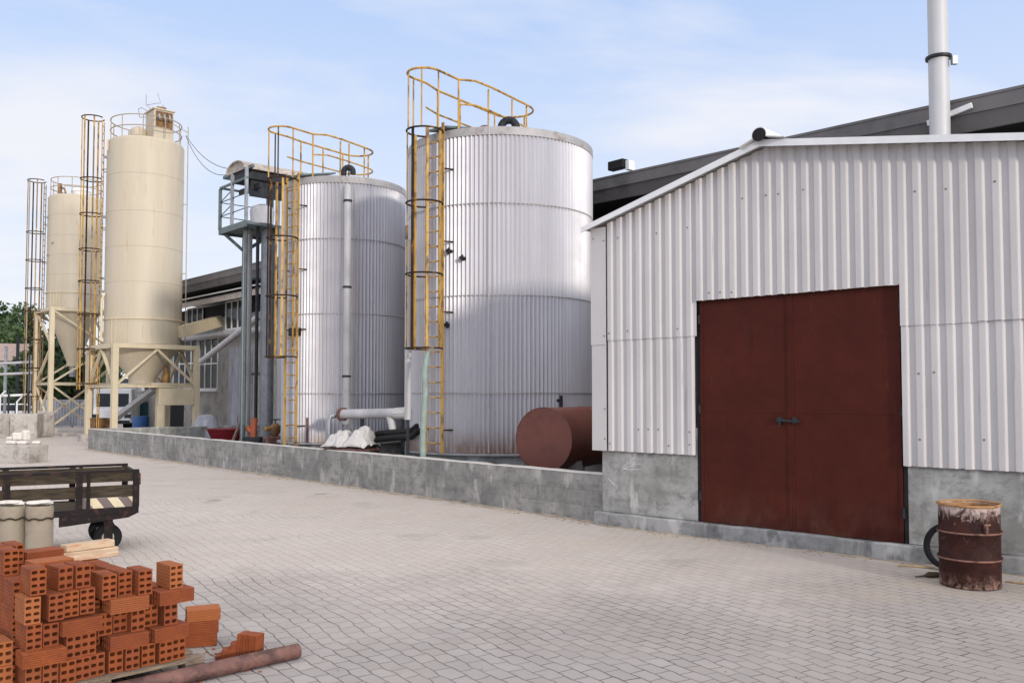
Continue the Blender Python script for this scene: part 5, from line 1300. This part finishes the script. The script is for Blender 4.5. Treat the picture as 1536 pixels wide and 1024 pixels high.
# standing fragment
bq = gnd(364, 990)
mb = MB(); pf = []
for k in range(7): pf += [(-.085 + .024*k, -.052 + (.006 if k % 2 else 0)), (-.085 + .024*k + .018, -.052 + (.006 if k % 2 else 0)), (-.085 + .024*k + .021, -.042)]
pf += [(.082, .05), (-.085, .05)]
mb.prism(pf, 'z', 0, .185)
o = mb.build('half_brick', M['brick'], bevel=.003); o.location = (bq.x + .04, bq.y + .05, .001); o.rotation_euler = (0, R(2), R(-14))
tag(o, 'half brick standing upright beside the rusty pipe', 'brick', 'broken bricks by the pipe')
mb = MB().prism([(-.1,0),(.1,0),(.1,.15),(.06,.15),(.055,.115),(.01,.11),(.0,.075),(-.05,.07),(-.06,.035),(-.1,.03)], 'y', -.05, .05)
o = mb.build('brick_fragment', M['brick'], bevel=.004); o.location = (bq.x - .115, bq.y + .06, .002); o.rotation_euler = (0, 0, R(16)); tag(o, 'stepped broken brick fragment against the upright half brick', 'brick', 'broken bricks by the pipe')
# rusty pipe
a = gnd(447, 975, .055); b = a - V((.72, .70, 0)).normalized()*1.9
rpipe = thing('rusty_pipe', 'long rusty steel pipe lying on the paving beside the pallet', 'pipe', a, atan2(b.y - a.y, b.x - a.x))
Lp = (b - a).length; n = 20; vs = []
for (x, r) in ((.02, .043), (0, .043), (0, .054), (.3, .055), (Lp, .055)):
    vs += [(x, r*cos(2*pi*j/n), r*sin(2*pi*j/n)) for j in range(n)]
fs = [(i*n+j, i*n+(j+1)%n, (i+1)*n+(j+1)%n, (i+1)*n+j) for i in range(4) for j in range(n)] + [tuple(range(n))]
MB().add(vs, fs).build('pipe_wall', M['rusty_pipe'], rpipe, smooth=True)
MB().add([(.021, .043*cos(2*pi*j/n), .043*sin(2*pi*j/n)) for j in range(n)], [tuple(range(n))]).build('bore', M['black'], rpipe)
# cement coloured cylinders behind the bricks
for k, (px, lab) in enumerate(((19, 'cream cylinder bundle topped with paper, at the photo edge behind bricks'), (61, 'cream cylinder bundle with tied neck, nearest to the striped cart'))):
    c_ = at(px, 700, 8.2); t = thing('cement_cylinder', lab, 'cylinder', (c_.x, c_.y, 0), R(40*k), 'cream cylinders behind bricks')
    n = 28; prof = [(.105, 0), (.115, .05), (.115, .80), (.108, .84), (.113, .86), (.115, .93), (.108, .955)]
    MB().lathe(prof, n).build('cylinder_body', M['sack'], t, smooth=True)
    pts = [((.117)*cos(2*pi*j/24), .117*sin(2*pi*j/24), .845 + .008*sin(j*1.7)) for j in range(24)]
    MB().path(pts, .009, 6, closed=True).build('tie_cord', M['trailer_wood'], t)
    mb = MB()
    for j in range(5): mb.lathe([(.02, .958 + .004*j), (.055, .968 + .004*j), (.045, .99 + .004*j), (.01, .998)], 8, c=(.05*cos(j*1.3), .05*sin(j*1.3)), sx=1.2, sy=.8)
    mb.build('paper_top', M['paper'], t, smooth=True)
q = at(88, 830, 7.6); o = MB().lathe([(.05, 0), (.055, .3), (.05, .58), (.02, .6)], 10, sy=.7).build('paper_bag', M['paper'], smooth=True); o.location = (q.x, q.y, 0); tag(o, 'small crumpled pale paper bag between the cylinders and the boards', 'bag')

# ------------------------------------------------------------------ world, sun
SUN_AZ = atan2(-.86, .51)         # direction towards the sun in plan
SUN_EL = R(11)
w = bpy.data.worlds.new("World"); SC.world = w; w.use_nodes = True
nt = w.node_tree; nn = nt.nodes; ll = nt.links; bg = nn["Background"]
sky = nn.new("ShaderNodeTexSky"); sky.sky_type = 'NISHITA'; sky.sun_disc = False; sky.sun_elevation = SUN_EL
sky.sun_rotation = pi/2 - SUN_AZ; sky.air_density = 1.0; sky.dust_density = .6; sky.ozone_density = 1.4
tc_ = nn.new("ShaderNodeTexCoord"); sp_ = nn.new("ShaderNodeSeparateXYZ"); ll.new(tc_.outputs["Generated"], sp_.inputs[0])
def wm(op, a, b=0.0, clamp=False):
    n = nn.new("ShaderNodeMath"); n.operation = op; n.use_clamp = clamp
    for i, x in ((0, a), (1, b)):
        if isinstance(x, bpy.types.NodeSocket): ll.new(x, n.inputs[i])
        else: n.inputs[i].default_value = x
    return n.outputs[0]
zc_ = wm('MAXIMUM', sp_.outputs[2], 0.0); den = wm('ADD', zc_, .14)
cx_ = nn.new("ShaderNodeCombineXYZ"); ll.new(wm('DIVIDE', sp_.outputs[0], den), cx_.inputs[0]); ll.new(wm('DIVIDE', sp_.outputs[1], den), cx_.inputs[1])
mp = nn.new("ShaderNodeMapping"); mp.inputs["Scale"].default_value = (.55, 1.0, 1); mp.inputs["Rotation"].default_value = (0,0,R(-20)); mp.inputs["Location"].default_value = (15.303, 4.4386, 0); ll.new(cx_.outputs[0], mp.inputs[0])
n1 = nn.new("ShaderNodeTexNoise"); n1.inputs["Scale"].default_value = 1.15; n1.inputs["Detail"].default_value = 9; n1.inputs["Roughness"].default_value = .56; n1.inputs["Distortion"].default_value = .25; ll.new(mp.outputs[0], n1.inputs["Vector"])
cr = nn.new("ShaderNodeValToRGB"); cr.color_ramp.elements[0].position = .46; cr.color_ramp.elements[1].position = .66; ll.new(n1.outputs["Fac"], cr.inputs[0])
sd_ = (cos(SUN_AZ)*cos(SUN_EL), sin(SUN_AZ)*cos(SUN_EL), sin(SUN_EL))
dt_ = nn.new("ShaderNodeVectorMath"); dt_.operation = 'DOT_PRODUCT'; ll.new(tc_.outputs["Generated"], dt_.inputs[0]); dt_.inputs[1].default_value = sd_
toward = wm('POWER', wm('ADD', wm('MULTIPLY', dt_.outputs["Value"], .5), .5, True), 2.0)
hz_ = wm('POWER', wm('SUBTRACT', 1.0, wm('MULTIPLY', zc_, 2.0), True), 1.1)
hi_ = wm('MULTIPLY', wm('SUBTRACT', zc_, .42), 2.4, True)             # unseen overhead brightness added to light the ground
def wmix(fac, a, b):
    m_ = nn.new("ShaderNodeMix"); m_.data_type = 'RGBA'
    for i_, x_ in ((0, fac), (6, a), (7, b)):
        if isinstance(x_, bpy.types.NodeSocket): ll.new(x_, m_.inputs[i_])
        else: m_.inputs[i_].default_value = x_ if i_ == 0 else (*x_, 1)
    return m_.outputs[2]
c_ = wmix(.62, sky.outputs[0], (3.7, 5.2, 8.5))                        # high pale veil over the blue
c_ = wmix(wm('MULTIPLY', hz_, .95), c_, (6.5, 6.5, 6.7))                # haze towards the horizon
c_ = wmix(wm('MULTIPLY', cr.outputs[0], .75), c_, (6.6, 6.5, 6.65))      # soft clouds
c_ = wmix(hi_, c_, (9.3, 8.8, 8.5))
k_ = nn.new("ShaderNodeVectorMath"); k_.operation = 'SCALE'; ll.new(c_, k_.inputs[0]); ll.new(wm('ADD', .93, wm('MULTIPLY', toward, .5)), k_.inputs["Scale"])
ll.new(k_.outputs[0], bg.inputs["Color"]); bg.inputs["Strength"].default_value = .12
sl = bpy.data.lights.new("sun", 'SUN'); sl.energy = 1.7; sl.angle = R(4); sl.color = (1, .93, .83)
so_ = bpy.data.objects.new("sun", sl); COL.objects.link(so_)
sd = V((cos(SUN_AZ)*cos(SUN_EL), sin(SUN_AZ)*cos(SUN_EL), sin(SUN_EL)))
so_.rotation_euler = sd.to_track_quat('Z', 'Y').to_euler(); so_.location = (20, -15, 20)
vs_ = SC.view_settings; SC.display_settings.display_device = 'sRGB'
vs_.view_transform = 'Standard'; vs_.look = 'None'; vs_.exposure = 0.36; vs_.gamma = 1.0; vs_.use_curve_mapping = False
SC.cycles.max_bounces = 6
